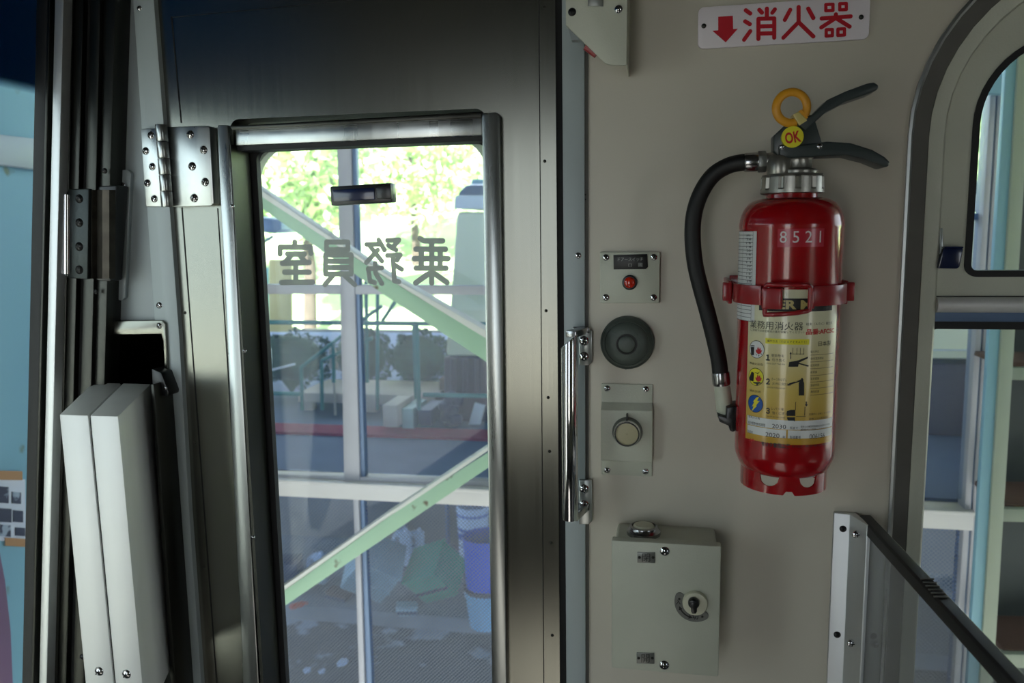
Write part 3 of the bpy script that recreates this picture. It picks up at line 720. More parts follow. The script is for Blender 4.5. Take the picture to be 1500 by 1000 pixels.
strokes(b, [[(308, 50), (330, 66)], [(305, 104), (328, 118)], [(300, 194), (330, 152)], [(374, 48), (387, 62)], [(411, 42), (411, 88)], [(450, 46), (438, 62)],
            [(370, 190), (370, 92), (447, 90), (447, 184)], [(370, 129), (447, 127)], [(370, 164), (447, 162)],
            [(566, 34), (566, 110)], [(566, 108), (492, 184)], [(566, 108), (638, 178)], [(525, 48), (499, 97)], [(613, 42), (638, 88)],
            [(679, 90), (820, 80)], [(748, 70), (748, 88), (677, 134)], [(748, 88), (815, 130)]], 5.8, YT, fS)
strokes(b, [['c', (699, 22), (734, 21), (734, 51), (699, 52)], ['c', (767, 18), (799, 17), (799, 47), (767, 48)], ['c', (701, 145), (731, 144), (731, 174), (701, 176)], ['c', (758, 142), (790, 140), (790, 171), (758, 173)]], 4.6, YT, fS)
q = [P(x, y, YT) for x, y in ((1052, 24.5), (1073.5, 23), (1074, 42.5), (1081, 42), (1063, 62), (1043.5, 45), (1052, 44.3))]
b.add(q, [tuple(range(7))])
b.build('lettering', 'signred', sg, smooth=False)
for x, y in ((1031, 38), (1261.5, 25)):
    o = screw(sg, x, y, YG, 3.6, RIVET, 'rivet')
# ================================================================== FIRE EXTINGUISHER
EY = -.0735
ex = P(1153, 500, EY).x
ER = SZ(72.0, P(1153, 500, EY)) * .985
def ez(py, r=None): return P(1150, py, EY - (ER if r is None else r)).z
def CY(px, py, R=None, clampit=True):
    R = R or ER
    d = ray(px, py); o = CAM - Vector((ex, EY, 0)); a = d.x ** 2 + d.y ** 2; bb_ = o.x * d.x + o.y * d.y; c_ = o.x ** 2 + o.y ** 2 - R * R
    q = bb_ * bb_ - a * c_
    t = (-bb_ - math.sqrt(max(0, q))) / a
    p = CAM + d * t; return math.atan2(p.x - ex, -(p.y - EY)), p.z
def cyp(th, z, R): return Vector((ex + R * math.sin(th), EY - R * math.cos(th), z))
fe = thing('fire_extinguisher', (ex, EY, ez(722)), 'red fire extinguisher numbered 8521 with black hose, clamped to wall', 'fire extinguisher')
za_ = dict(bot=ez(729), skt=ez(700), low=ez(687), s1=ez(330), sh=ez(322), neck=ez(288, .03), top=ez(282, .03))
prof = [(ER * .5, za_['low'] - .012), (ER * .80, za_['low'] - .012), (ER * .88, za_['low'] - .009), (ER * .93, za_['low'] - .004), (ER * .985, za_['low'] + .003), (ER * 1.0, za_['low'] + .008), (ER, za_['low'] + .02), (ER, za_['s1'] - .004), (ER * 1.012, za_['s1'] - .002), (ER * 1.012, za_['s1'] + .002), (ER, za_['s1'] + .004)]
hsh = za_['neck'] - za_['s1'] - .004
for i in range(1, 13):
    t = i / 12; prof.append((ER * (.50 + .50 * math.cos(t * math.pi / 2) ** .75), za_['s1'] + .004 + hsh * math.sin(t * math.pi / 2) ** 1.25 * .98))
prof += [(ER * .49, za_['top'] + .002)]
b = B(); b.lathe(prof, (ex, EY, 0), 96); b.build('cylinder', 'red', fe, ang=30)
# skirt with scalloped holes
b = B(); n = 96; RS = ER * .865; z1 = za_['low'] - .006; z0 = za_['bot']
loops_o = []; zt_ = []
hole = [math.radians(a) for a in (-38, 38, 128, -128)]
for i in range(n):
    th = 2 * math.pi * i / n; zz = z1
    for hcen in [CY(1122, 700)[0], CY(1192, 700)[0], math.pi]:
        dth = abs((th - hcen + math.pi) % (2 * math.pi) - math.pi) * RS
        if dth < .010: zz = min(zz, z1 - .006 - math.sqrt(max(0, .010 ** 2 - dth ** 2)) * .9)
    zt_.append(zz)
def lo_(R, zs): return [Vector((ex + R * math.sin(2 * math.pi * i / n), EY - R * math.cos(2 * math.pi * i / n), zs[i] if isinstance(zs, list) else zs)) for i in range(n)]
zbot = [z0 + (.004 if abs((2 * math.pi * i / n + math.pi) % (2 * math.pi) - math.pi) * RS < .0035 else 0) for i in range(n)]
b.ring([lo_(RS, zt_), lo_(RS, zbot), lo_(RS - .0016, zbot), lo_(RS - .0016, zt_)]); b.build('base_skirt', 'red', fe, ang=50)
# neck collar (ribbed ring)
b = B(); n = 96; z0, z1 = ez(281, .033), ez(253, .033); RC = SZ(45.5, P(1158, 268, EY - .02))
def rl(R, z, am): return [Vector((ex + (R - (am if (i % 8) in (0, 1) else 0)) * math.sin(2 * math.pi * i / n), EY - (R - (am if (i % 8) in (0, 1) else 0)) * math.cos(2 * math.pi * i / n), z)) for i in range(n)]
b.loft([rl(RC * .9, z0 - .001, 0), rl(RC, z0, 0), rl(RC, z0 + .003, 0), rl(RC, z0 + .0045, .0025), rl(RC * .985, z1 - .003, .0025), rl(RC * .985, z1 - .002, 0), rl(RC * .95, z1, 0), rl(RC * .6, z1 + .001, 0)])
b.build('collar_nut', 'castalu', fe, ang=30)
# valve body
zc1 = z1
b = B()
b.lathe([(.019, zc1 - .001), (.0195, zc1 + .004), (.0135, zc1 + .006), (.0135, zc1 + .014), (.0155, zc1 + .016), (.0155, zc1 + .02), (.011, zc1 + .022)], (ex + .004, EY, 0), 24)
pa, pb2 = P(1158, 236, EY), P(1117, 237, EY)
b.tube([pa, (pa + pb2) / 2, pb2], [.0095, .0095, .008], 20)
b.lathe([(.011, zc1), (.011, zc1 + .012), (.008, zc1 + .018)], (ex - .014, EY - .008, 0), 20)
b.build('valve_body', 'castalu', fe, bev=.0006)
# hose fitting
b = B(); pq = P(1122, 236.5, EY); pw = P(1110, 237, EY); pe = P(1090, 238, EY)
b.tube([pq, pw], .0105, 6); b.build('hex_nut', 'greypl', fe, bev=.0008)
b = B(); b.tube([pw, pw * .9 + pe * .1, pe * .9 + pw * .1, pe], [.0088, .0092, .0092, .0086], 20); b.build('hose_ferrule', 'chrome_w', fe)
# hose
raw = [(1098, 237.5), (1086, 238), (1066, 243), (1044, 257), (1027, 282), (1017, 312), (1014.5, 345), (1018, 385), (1026, 420), (1037, 460), (1047, 500), (1053, 528), (1055, 546)]
def spline(pts, k=6):
    out_ = []
    for i in range(len(pts) - 1):
        p0 = pts[max(i - 1, 0)]; p1 = pts[i]; p2 = pts[i + 1]; p3 = pts[min(i + 2, len(pts) - 1)]
        for j in range(k):
            t = j / k; out_.append(.5 * ((2 * p1) + (p2 - p0) * t + (2 * p0 - 5 * p1 + 4 * p2 - p3) * t * t + (3 * p1 - p0 - 3 * p2 + p3) * t ** 3))
    return out_ + [pts[-1]]
hp = spline([P(x, y, EY + .012 * min(1, i / 4)) for i, (x, y) in enumerate(raw)])
b = B(); b.tube(hp, SZ(12.0, hp[20]), 20); b.build('hose', 'hose', fe)
e0 = P(1055.5, 545, EY + .012); e1 = P(1057.5, 564, EY + .012)
b = B(); b.tube([e0, e0 * .85 + e1 * .15, e1 * .85 + e0 * .15, e1], [.0088, .0092, .0092, .0084], 12); b.build('nozzle_ferrule', 'chrome_w', fe)
e2 = P(1063, 609, EY + .012)
b = B(); b.tube([e1, e1 * .9 + e2 * .1, e2 * .8 + e1 * .2, e2], [.0076, .0082, .0086, .0088], 20); b.build('nozzle', 'nozzle', fe)
b = B(); b.pp([(1051, 608), (1064, 611), (1064, 597), (1081, 594), (1084, 596), (1083, 628), (1074, 633), (1069, 631), (1068, 624), (1054, 618)], EY - .006, EY + .022); b.build('nozzle_clip', 'blackgloss', fe, bev=.0014)
# head bracket + levers
YV = EY - .010; YV2 = EY + .010
b = B(); b.pp([(1133, 199), (1160, 174), (1166, 168), (1192, 168), (1206, 215), (1196, 230), (1143, 231), (1133, 222)], YV, YV2); b.build('head_bracket', 'leaver', fe, bev=.0014)
b = B(); b.pp([(1164, 180), (1177, 172), (1190, 168), (1212, 146), (1240, 133), (1270, 122), (1281, 120), (1288, 125), (1286, 131), (1276, 136), (1238, 149), (1210, 164), (1180, 192)], YV - .004, YV2 + .004); b.build('operating_lever', 'leaver', fe, bev=.003, segs=3)
b = B(); b.pp([(1141, 212), (1170, 212), (1212, 207), (1246, 209), (1278, 219), (1297, 230), (1304, 237), (1303, 243), (1296, 245), (1272, 235), (1240, 227), (1200, 229), (1160, 231), (1142, 229)], YV - .006, YV2 + .006); b.build('carry_handle', 'leaver', fe, bev=.003, segs=3)
b = B(); b.pp([(1161, 168), (1170, 163), (1183, 176), (1171, 184)], YV - .0055, YV2 + .005); b.build('seal_band', 'goldink', fe, bev=.0008)
for x, y in ((1146, 215), (1201, 214)): screw(fe, x, y, YV - .006, 4.2, None, 'pivot_pin')
# safety ring
cr = P(1159.5, 157.5, EY - .012); ro = SZ(22.0, cr); ri = SZ(6.2, cr)
b = B(); pts = [cr + Vector((ro * math.cos(t), .002 * math.cos(t), ro * math.sin(t))) for t in [2 * math.pi * i / 48 for i in range(48)]]
lps = []
for i in range(48):
    t = 2 * math.pi * i / 48; d = Vector((math.cos(t), .1, math.sin(t))).normalized()
    lps.append([pts[i] + d * ri * math.cos(q) + Vector((0, 1, 0)) * ri * .75 * math.sin(q) for q in [2 * math.pi * j / 12 for j in range(12)]])
b.ring(lps); b.pp([(1166, 166), (1174, 160), (1184, 172), (1176, 178)], EY - .014, EY - .008); b.build('safety_pin_ring', 'yellow', fe)
# OK sticker
b = B(); disc(b, 1161, 200.5, YV - .006, [(15.4, -5), (15.4, .4), (.1, .4)], seg=40); ok = b.build('inspection_sticker', 'yellink', fe)
b = B(); text_plane(b, 'OK', [(1149, 195), (1171, 190.5), (1174.5, 207.5), (1151, 211)], YV - .0066, .03); b.build('lettering', 'redink', ok, smooth=False)
# ---- printed sheets on the cylinder
def patch(b, px0, py0, px1, py1, R, mi=0, th=None, n=None, zz=None):
    t0, _ = CY(px0, (py0 + py1) / 2, R); t1, _ = CY(px1, (py0 + py1) / 2, R)
    if th: t0 = th[0] if th[0] is not None else t0; t1 = th[1] if th[1] is not None else t1
    za, zb = ez(py0), ez(py1)
    n = n or max(2, int(abs(t1 - t0) / .08) + 1)
    vs = [cyp(t0 + (t1 - t0) * i / n, z, R) for z in (zb, za) for i in range(n + 1)]
    b.add(vs, [(i, i + 1, n + 2 + i, n + 1 + i) for i in range(n)], mi)
def cpx(px, py, R): t, z = CY(px, py, R); return t
def text_cyl(b, s, px0, py0, px1, py1, R, bold=0., mi=0):
    # box given in pixels at the front of the curve; height follows ez() so rows stay level on the cylinder
    bm = glyphs(s, bold); t0 = CY(px0, py0, R)[0]; t1 = CY(px1, py0, R)[0]; za = CY((px0 + px1) / 2, py0, R)[1]; zb = CY((px0 + px1) / 2, py1, R)[1]
    k = max(1, int(abs(t1 - t0) * R / .004))
    for i in range(1, k):
        bmesh.ops.bisect_plane(bm, geom=bm.verts[:] + bm.edges[:] + bm.faces[:], plane_co=(i / k, 0, 0), plane_no=(1, 0, 0))
    put(b, bm, lambda u_, v_: cyp(t0 + (t1 - t0) * u_, zb + (za - zb) * v_, R), mi)
def shape_cyl(b, pts, R, mi=0):    # small pictogram outline
    b.add([cyp(*CY(x, y, R), R) for x, y in pts], [tuple(range(len(pts)))], mi)
def circ_cyl(b, px, py, rr, R, mi=0, n=32):
    t, z = CY(px, py, R); s_ = SZ(rr, cyp(t, z, R))
    ring_ = [cyp(t + s_ * math.cos(a) / R, z + s_ * math.sin(a), R) for a in [2 * math.pi * i / n for i in range(n)]]
    mids = [cyp(t + s_ * .5 * math.cos(a) / R, z + s_ * .5 * math.sin(a), R) for a in [2 * math.pi * i / n for i in range(n)]]
    vs = [cyp(t, z, R)] + mids + ring_
    b.add(vs, [(0, 1 + i, 1 + (i + 1) % n) for i in range(n)] + [(1 + i, 1 + n + i, 1 + n + (i + 1) % n, 1 + (i + 1) % n) for i in range(n)], mi)
# main label: cream to gold printed ground
gm = bpy.data.materials.new('cream_to_gold_label'); gm.use_nodes = True
N = gm.node_tree.nodes; L = gm.node_tree.links; bs = N['Principled BSDF']; bs.inputs['Roughness'].default_value = .25; bs.inputs['Coat Weight'].default_value = .4
tc = N.new('ShaderNodeTexCoord'); se = N.new('ShaderNodeSeparateXYZ'); L.new(tc.outputs['Object'], se.inputs[0])
mr = N.new('ShaderNodeMapRange'); mr.inputs['From Min'].default_value = ez(655); mr.inputs['From Max'].default_value = ez(470); L.new(se.outputs['Z'], mr.inputs['Value'])
rp_ = N.new('ShaderNodeValToRGB'); E = rp_.color_ramp.elements; E[0].color = (*lin((196, 150, 50)), 1); E[1].color = (*lin((222, 220, 186)), 1)
e = E.new(.45); e.color = (*lin((212, 186, 100)), 1)
L.new(mr.outputs[0], rp_.inputs['Fac']); L.new(rp_.outputs['Color'], bs.inputs['Base Color'])
R1, R2, R3 = ER + .0003, ER + .0006, ER + .0009
th_r = CY(1221.5, 560, R1)[0]
b = B(); patch(b, 1094.5, 424, 1221, 651, R1, th=(None, th_r)); lab = b.build('label', gm, fe)
lab['label'] = 'cream and gold instruction label'
b = B()
patch(b, 1112, 437, 1219, 456, R2)                           # black title band
text_cyl(b, '業務用消火器', 1099, 471, 1177, 483, R2, .0)
text_cyl(b, '（ご家庭では住宅用消火器を設置してください）', 1099, 484, 1178, 487.5, R2)
text_cyl(b, '粉末（ＡＢＣ）蓄圧式', 1181, 472, 1219, 476, R2)
text_cyl(b, '日本製', 1199, 499, 1217, 506.5, R2)
for i, (y, s_) in enumerate(((513, '能力単位'), (523, '使用温度範囲'), (533, '放射時間'), (543, '総質量'), (552.5, '放射距離'), (562, '放射時間'), (571.5, '薬剤質量'))):
    text_cyl(b, s_, 1187.5, y, 1187.5 + 3.1 * len(s_), y + 3.6, R2)
    patch(b, 1187, y + 6.6, 1220, y + 7.1, R2)
for (y, s1, s2, s3) in ((519, '１', '安全栓を', '引き抜く'), (554, '２', 'ホースをはずし', '火元に向ける'), (597, '３', 'レバーを', '強くにぎる')):
    text_cyl(b, s1, 1122, y, 1128, y + 9, R2, .05)
    text_cyl(b, s2, 1130, y - .5, 1130 + 4.6 * min(len(s2), 5), y + 4, R2); text_cyl(b, s3, 1131, y + 6, 1131 + 4.6 * len(s3), y + 10.5, R2)
    text_cyl(b, 'PULL OUT THE PIN' if s1 == '１' else ('UNHOOK HOSE AND AIM' if s1 == '２' else 'SQUEEZE THE LEVER'), 1123, y + 13, 1150, y + 15, R2)
text_cyl(b, '普通火災用', 1098, 531, 1117, 534.5, R2); text_cyl(b, '油火災用', 1098, 571, 1114, 574.5, R2); text_cyl(b, '電気火災用', 1096.5, 609.5, 1113, 613, R2)
text_cyl(b, '操作方法（ＴＯ ＯＰＥＲＡＴＥ）', 1124, 498.6, 1182, 502.4, R3)
for c_ in ((1108, 511.5, 13.2), (1107, 551.7, 13.2), (1106, 591, 13.2)): circ_cyl(b, *c_, R2)
# pictograms beside the steps
shape_cyl(b, [(1156, 530), (1168, 528), (1184, 522), (1183, 525), (1170, 531), (1185, 535), (1184, 537), (1170, 533), (1169, 537), (1155, 537)], R2)
for x in (1161, 1167, 1172, 1177): patch(b, x, 509, x + .7, 519, R2, n=1)
patch(b, 1161, 517.5, 1178, 518.3, R2)
shape_cyl(b, [(1156.5, 518.5), (1158.3, 515), (1160, 518.5), (1158.8, 518.5), (1158.8, 526), (1157.6, 526), (1157.6, 518.5)], R2)
shape_cyl(b, [(1170, 561), (1172, 557), (1176.5, 557), (1178, 561), (1178, 579), (1170, 579)], R2)
shape_cyl(b, [(1153, 563), (1157, 561), (1173, 555.5), (1177, 555), (1177, 557), (1162, 562), (1154, 565)], R2)
patch(b, 1173.5, 553, 1176, 558, R2, n=1)
shape_cyl(b, [(1152.5, 602), (1158, 600), (1165, 600), (1165, 609), (1152.5, 609)], R2); shape_cyl(b, [(1153, 611), (1164.5, 611), (1164.5, 617), (1155, 617), (1153, 613)], R2)
shape_cyl(b, [(1180.3, 588), (1182, 588), (1182, 592), (1183.4, 592), (1181.2, 595.5), (1179, 592), (1180.3, 592)], R2)
patch(b, 1178.5, 595, 1179.5, 608, R2, n=1); patch(b, 1166, 608.7, 1180, 609.5, R2); patch(b, 1165, 588, 1165.8, 600, R2, n=1)
text_cyl(b, '定期的に点検してください', 1185, 604, 1217, 607, R2)
text_cyl(b, '使用上の注意を読む', 1185, 611, 1213, 614, R2)
text_cyl(b, '設計標準使用期限', 1095.5, 618.5, 1121, 623, R3); text_cyl(b, '2030', 1131, 621.5, 1151.5, 627.5, R3); text_cyl(b, '年まで', 1157, 624.5, 1169, 628.5, R3)
text_cyl(b, '設計上の標準使用期限は製造年より十年', 1173, 622.5, 1215, 625.5, R3); text_cyl(b, '期限内に交換してください', 1173, 627, 1213, 630, R3)
text_cyl(b, '製造年', 1095, 630, 1103, 634.5, R3); text_cyl(b, '2020', 1121.5, 634, 1142, 640.5, R3); text_cyl(b, '年', 1146.5, 638, 1150.5, 642, R3)
text_cyl(b, '製造番号', 1157, 638, 1173, 643, R3); text_cyl(b, '006156', 1186, 635, 1208, 642, R3)
text_cyl(b, 'モリタ宮田工業', 1115, 648.5, 1158, 655.5, R2, .03); text_cyl(b, '株式会社', 1160, 652, 1176, 655.5, R2); text_cyl(b, '東京都江東区', 1179, 651, 1212, 653.5, R2)
b.build('black_print', 'ink', lab, smooth=False)
b = B()
patch(b, 1094.5, 615.5, 1218.5, 628.8, R2); b.build('white_panel', 'white_lab', lab, smooth=False)
b = B(); patch(b, 1094.5, 629.8, 1151.5, 641.5, R2); b.build('white_panel', 'white_lab', lab, smooth=False)
b = B(); patch(b, 1154, 629.8, 1218, 641.5, R2); b.build('white_panel', 'white_lab', lab, smooth=False)
b = B(); circ_cyl(b, 1108, 511.5, 12.4, R3); b.build('white_roundel', 'white_lab', lab, smooth=False)
b = B(); patch(b, 1121, 496.5, 1185.5, 504.5, R2); b.build('yellow_strip', 'yellink', lab, smooth=False)
b = B(); circ_cyl(b, 1107, 551.7, 12.4, R3); b.build('yellow_roundel', 'yellink', lab, smooth=False)
b = B()
R4 = ER + .0013
shape_cyl(b, [(1108, 582), (1112, 581), (1109, 587), (1113, 587), (1107, 594), (1109, 594), (1101, 602), (1104, 595), (1101.5, 595), (1105, 588.5), (1103, 588)], R4)
b.build('lightning_mark', 'yellink', lab, smooth=False)
b = B(); circ_cyl(b, 1106, 591, 12.4, R3); b.build('blue_roundel', 'blueink', lab, smooth=False)
b = B(); text_cyl(b, '品番:AFC5C', 1181, 481, 1222, 489.5, R2, .03); b.build('model_lettering', 'redink', lab, smooth=False)
for cx_, cy_ in ((1111.5, 513.5), (1111, 554)):
    b = B(); shape_cyl(b, [(cx_ - 4, cy_ + 2), (cx_ - 4.5, cy_ - 2), (cx_ - 2.5, cy_ - 1), (cx_ - 1.5, cy_ - 6), (cx_ + .5, cy_ - 2), (cx_ + 2, cy_ - 5), (cx_ + 3, cy_), (cx_ + 5, cy_ - 1), (cx_ + 3, cy_ + 4), (cx_ - 1, cy_ + 5)], R4); b.build('flame_mark', 'redink', lab, smooth=False)
b = B()
shape_cyl(b, [(1097.5, 646), (1099.3, 641), (1101, 645), (1103, 641.5), (1105, 646.5), (1102.6, 644.5), (1101, 648), (1099.5, 644.3)], R2)
b.build('maker_mark', 'redink', lab, smooth=False)
b = B()
for q in ([(1099.5, 508), (1104.8, 508), (1104.4, 520), (1100.4, 520)], [(1099.5, 505.5), (1105, 505.5), (1105, 507), (1099.5, 507)], [(1107, 517.5), (1109, 520), (1107.8, 520.5)], [(1111, 519.5), (1112.3, 519.5), (1112, 522), (1111, 522)], [(1114.5, 517.5), (1116, 518), (1115, 520.5)],
          [(1097.5, 553), (1101, 544), (1104.5, 546), (1103.5, 558.5), (1098.5, 557)], [(1104, 559.5), (1113, 559.5), (1115, 561), (1110.5, 562), (1110, 564), (1108, 564), (1107.5, 562), (1103, 561)], [(1105, 545), (1110, 546), (1114, 543.5), (1110, 547.5)]):
    shape_cyl(b, q, R4)
b.build('pictogram_print', 'ink', lab, smooth=False)
b = B()
bm = None
text_cyl(b, 'ER M', 1139, 439.5, 1190, 453, R3, .04)
b.build('band_lettering', 'goldink', lab, smooth=False)
# inspection record sheet on the left of the cylinder
thl = CY(1107, 400, R2)[0]
b = B(); patch(b, 1084, 338, 1107, 474, R2, th=(thl - .75, thl)); rec = b.build('inspection_record', 'white_lab', fe)
b = B()
za, zb = ez(338), ez(474); n = 24
for i in range(n + 1):
    z = za + (zb - za) * i / n
    tt = [thl - .72 + j * .07 for j in range(10)]
    vs = [cyp(t, z + d, R3) for d in (-.00022, .00022) for t in tt]; b.add(vs, [(j, j + 1, 11 + j, 10 + j) for j in range(9)])
for t in (thl - .09, thl - .42, thl - .62):
    b.add([cyp(t, za, R3), cyp(t + .006, za, R3), cyp(t + .006, zb, R3), cyp(t, zb, R3)], [(0, 1, 2, 3)])
for i in range(1, 14):
    py = 343 + (i - 1) * 5.6
    if py < 412: text_cyl(b, random.choice(['11', '2·6', '20', '1·8', '26', '良']), 1093.5, py, 1099.5 + random.random(), py + 3.2, R3)
b.build('ruled_table', 'ink', rec, smooth=False)
# number
b = B(); patch(b, 1139, 335, 1207, 362, R1)
nm_ = mat('clear_tape_on_red', (178, 22, 44), .3, coat=.4); tp_ = b.build('number_tape', nm_, fe)
b = B()
text_cyl(b, '8 5 2 1', 1142.5, 338, 1203, 355.5, R2)
b.build('lettering', 'whiteink', tp_, smooth=False)
# ---- wall bracket with strap
bk = thing('extinguisher_bracket', (ex, -.004, ez(436)), 'dark red steel strap and buckle holding the fire extinguisher', 'bracket')
RB = ER + .003
zt1, zb1 = ez(419), ez(448)
def band(b, th0, th1, z0, z1, R, thk=.0018, n=40, mi=0):
    sec = lambda t: [cyp(t, z0, R), cyp(t, z1, R), cyp(t, z1, R + thk), cyp(t, z0, R + thk)]
    b.loft([sec(th0 + (th1 - th0) * i / n) for i in range(n + 1)], mi)
tA = CY(1116, 436, RB)[0]; tB = CY(1184, 436, RB)[0]
b = B(); band(b, -math.radians(92), tA, zb1, zt1, RB, n=16); b.build('strap', 'red2', bk, bev=.0004)
b = B(); band(b, tB, math.radians(92), zb1, zt1, RB, n=16); b.build('strap', 'red2', bk, bev=.0004)
# side ears and back plate
b = B(); b.box((ex, -.003, (zt1 + zb1) / 2), (2 * RB, .006, (zt1 - zb1) * 1.4))
for sgn in (-1, 1):
    b.box((ex + sgn * (RB + .004), -.032, (zt1 + zb1) / 2 - .001), (.004, .066, (zt1 - zb1) * 1.25))
    b.box((ex + sgn * (RB + .007), -.064, (zt1 + zb1) / 2), (.009, .008, (zt1 - zb1) * 1.0))
b.build('back_bracket', 'red2', bk, bev=.001)
# buckle block
tC = CY(1146, 436, RB)[0]
b = B()
cA, cB = CY(1115, 440, RB + .008)[0], CY(1146, 440, RB + .008)[0]
band(b, cA, cB, ez(452), ez(421), RB + .001, .0075, 8); b.build('buckle', 'red2', bk, bev=.0016)
b = B()
t0, t1 = CY(1121, 430, RB + .004)[0], CY(1187, 430, RB + .004)[0]
path = []
for i in range(17): path.append(cyp(t0 + (t1 - t0) * i / 16, ez(418) + (0.001 if 0 < i < 16 else -.001), RB + .004 + .003 * math.sin(math.pi * i / 16)))
for i in range(7): path.append(cyp(t1, ez(419 + (452 - 419) * (i + 1) / 8), RB + .004))
for i in range(17): path.append(cyp(t1 + (t0 - t1) * i / 16, ez(453 + 8 * (i / 16) ** .7), RB + .004 + .003 * math.sin(math.pi * i / 16)))
for i in range(5): path.append(cyp(t0, ez(459 - i * 9), RB + .004))
b.tube(path, .0022, 10); b.build('wire_loop', 'red2', bk)
b = B(); band(b, CY(1182, 436, RB)[0], CY(1190, 436, RB)[0], ez(451), ez(420), RB + .0015, .004, 4); b.build('loop_catch', 'red2', bk, bev=.0008)
# ================================================================== PARTITION (lower right)
YPn = -.004
pp_ = thing('partition_screen', P(1250, 1000, -.02), 'smoked low partition screen with black edge trim and aluminium wall angle, lower right', 'partition screen')
zt_p = P(1245, 752, -.006).z
xA, xB = P(1222, 749.5, -.006).x, P(1249, 752, -.006).x
zl_ = .15
pc = P(1249, 752, -.008); pd = PZ(1270, 769, zt_p)
b = B()
lp_ = [Vector((xA, -.001, 0)), Vector((xA, -.006, 0)), Vector((xB - .003, -.008, 0)), Vector((pd.x, pd.y, 0)), Vector((pd.x + .004, pd.y, 0)), Vector((xB + .004, -.001, 0))]
b.loft([[q + Vector((0, 0, z)) for q in lp_] for z in (zl_, zt_p)]); b.build('wall_angle', 'alu', pp_, bev=.0008)
for x, y, me_ in ((1235, 774.5, SCREWD), (1226.5, 929.5, SCREWD)): screw(pp_, x, y, -.0075, 5, me_)
for x, y in ((1254.5, 782.5), (1247, 942)):
    q = P(x, y, (pd.y - .008) / 2 - .002); o = screw(pp_, x, y, q.y - .006, 6, None, 'bolt'); o.rotation_euler.z = .5
q0 = PZ(1268, 757, zt_p); q1 = PZ(1512, 1017, zt_p)
dd = (q1 - q0).normalized(); q1 = q1 + dd * .12; nn = Vector((-dd.y, dd.x, 0))
q0 = q0 - dd * .004
q0z = Vector((q0.x, q0.y, 0)); q1z = Vector((q1.x, q1.y, 0))
if nn.x < 0: nn = -nn
b = B(); b.loft([[p + nn * s_ + Vector((0, 0, z)) for p, s_ in ((q0z, -.002), (q1z, -.002), (q1z, .003), (q0z, .003))] for z in (zl_, zt_p - .004)]); b.build('smoked_panel', 'smoke', pp_)
b = B(); b.loft([[p + nn * s_ + Vector((0, 0, z)) for s_, z in ((-.006, -.012), (-.006, -.001), (-.004, .001), (.006, .001), (.008, -.001), (.008, -.012))] for p in (q0 + Vector((0, 0, zt_p - q0.z)), q1 + Vector((0, 0, zt_p - q1.z)))]); b.build('edge_trim', 'black', pp_, bev=.0005)
b = B()
for i in range(6):
    q = PZ(1358 + i * 4, 849 + i * 5.2, zt_p + .001); b.box(q + Vector((0, 0, .0008)), (.0115, .0013, .0012), Matrix.Rotation(math.atan2(nn.y, nn.x), 3, 'Z'))
b.build('grip_rib', 'greystrip', pp_)
# ================================================================== CABIN behind the camera
def slab(name, lo, hi, mt, label=None):
    b = B(); b.box([(a + c) / 2 for a, c in zip(lo, hi)], [c - a for a, c in zip(lo, hi)]); return struct(b.build(name, mt, smooth=False), label)
XL, XR_, YBK = -1.02, 3.2, -2.3
slab('floor', (XL, YBK, -.06), (XR_, .06, 0), 'floor', 'cabin floor')
slab('ceiling', (XL, YBK, 2.25), (XR_, .06, 2.31), 'ceil', 'cabin ceiling')
# front wall above/below left pillar
b = B(); b.pp([(-60, -60), (-60, -61), (-59, -61)], .05, .06)
# windscreen wall (left), leaning outward at the foot, with a large opening
zW0, zW1 = .50, 1.8
wa, wb = P(57, 0, -.03), P(37, 1000, -.03)
def wxz(z): return wa.x + (wb.x - wa.x) * (wa.z - z) / (wa.z - wb.z)
def lean(name, z0, z1, off, th, mt, label, y0=YBK, y1=-.03):
    b = B(); b.loft([[(wxz(z0) + off, y, z0), (wxz(z1) + off, y, z1), (wxz(z1) + off - th, y, z1), (wxz(z0) + off - th, y, z0)] for y in (y0, y1)])
    return struct(b.build(name, mt, smooth=False), label)
lean('wall_left', 0, zW0, 0, .05, 'interior', 'cabin wall under the windscreen')
lean('wall_left', zW1, 2.25, 0, .05, 'interior', 'cabin wall over the windscreen')
bandz = PX(25, 118, wxz(1.6)).z
M['screen'] = glass('windscreen_pane', (.93, .98, .98), .012, band=(bandz - .006, bandz + .006, (.012, .08, .15)))
lean('window_2', zW0, zW1, -.01, .005, 'screen', 'windscreen glass with a dark blue sunshade band along the top', -.9, .03)
lean('wall_left', zW0, zW1, 0, .05, 'interior', 'cabin wall behind the windscreen', YBK, -.9)
b = B(); b.pp([(-200, -400), (60, -400), (34, 1400), (-400, 1400)], .02, .05); 
slab('wall_back', (XL, YBK - .06, 0), (XR_, YBK, .6), 'interior', 'far side wall below windows')
slab('wall_back_top', (XL, YBK - .06, 1.75), (XR_, YBK, 2.25), 'interior').name = 'wall_back'
for i, (a, c) in enumerate(((-1.0, -.75), (-.25, 1.8), (2.4, 3.2))):
    slab('wall_back_pier', (a, YBK - .06, .6), (c, YBK, 1.75), 'interior').name = 'wall_back'
slab('wall_right', (XR_, YBK, 0), (XR_ + .06, .06, 2.25), 'interior', 'cabin end wall')
# pier of side wall around the door and beyond (keeps the cabin closed)
b = B(); b.pp([(-30, -420), (820, -420), (820, -30), (-30, -30)], .006, .05)
struct(b.build('wall_front', 'steel_d', smooth=False), 'stainless wall above the crew door')
# ================================================================== OUTSIDE: glazed shed wall
YX = 1.60
ext = B()
wv = thing('x', (0, 0, 0), 'x', 'x'); bpy.data.objects.remove(wv)
def fr(name, polys, mt, parent=None, th=.05, Y=YX, bev=.002):
    b = B()
    for q in polys: b.pp(q, Y, Y + th)
    return b.build(name, mt, parent, bev=bev)
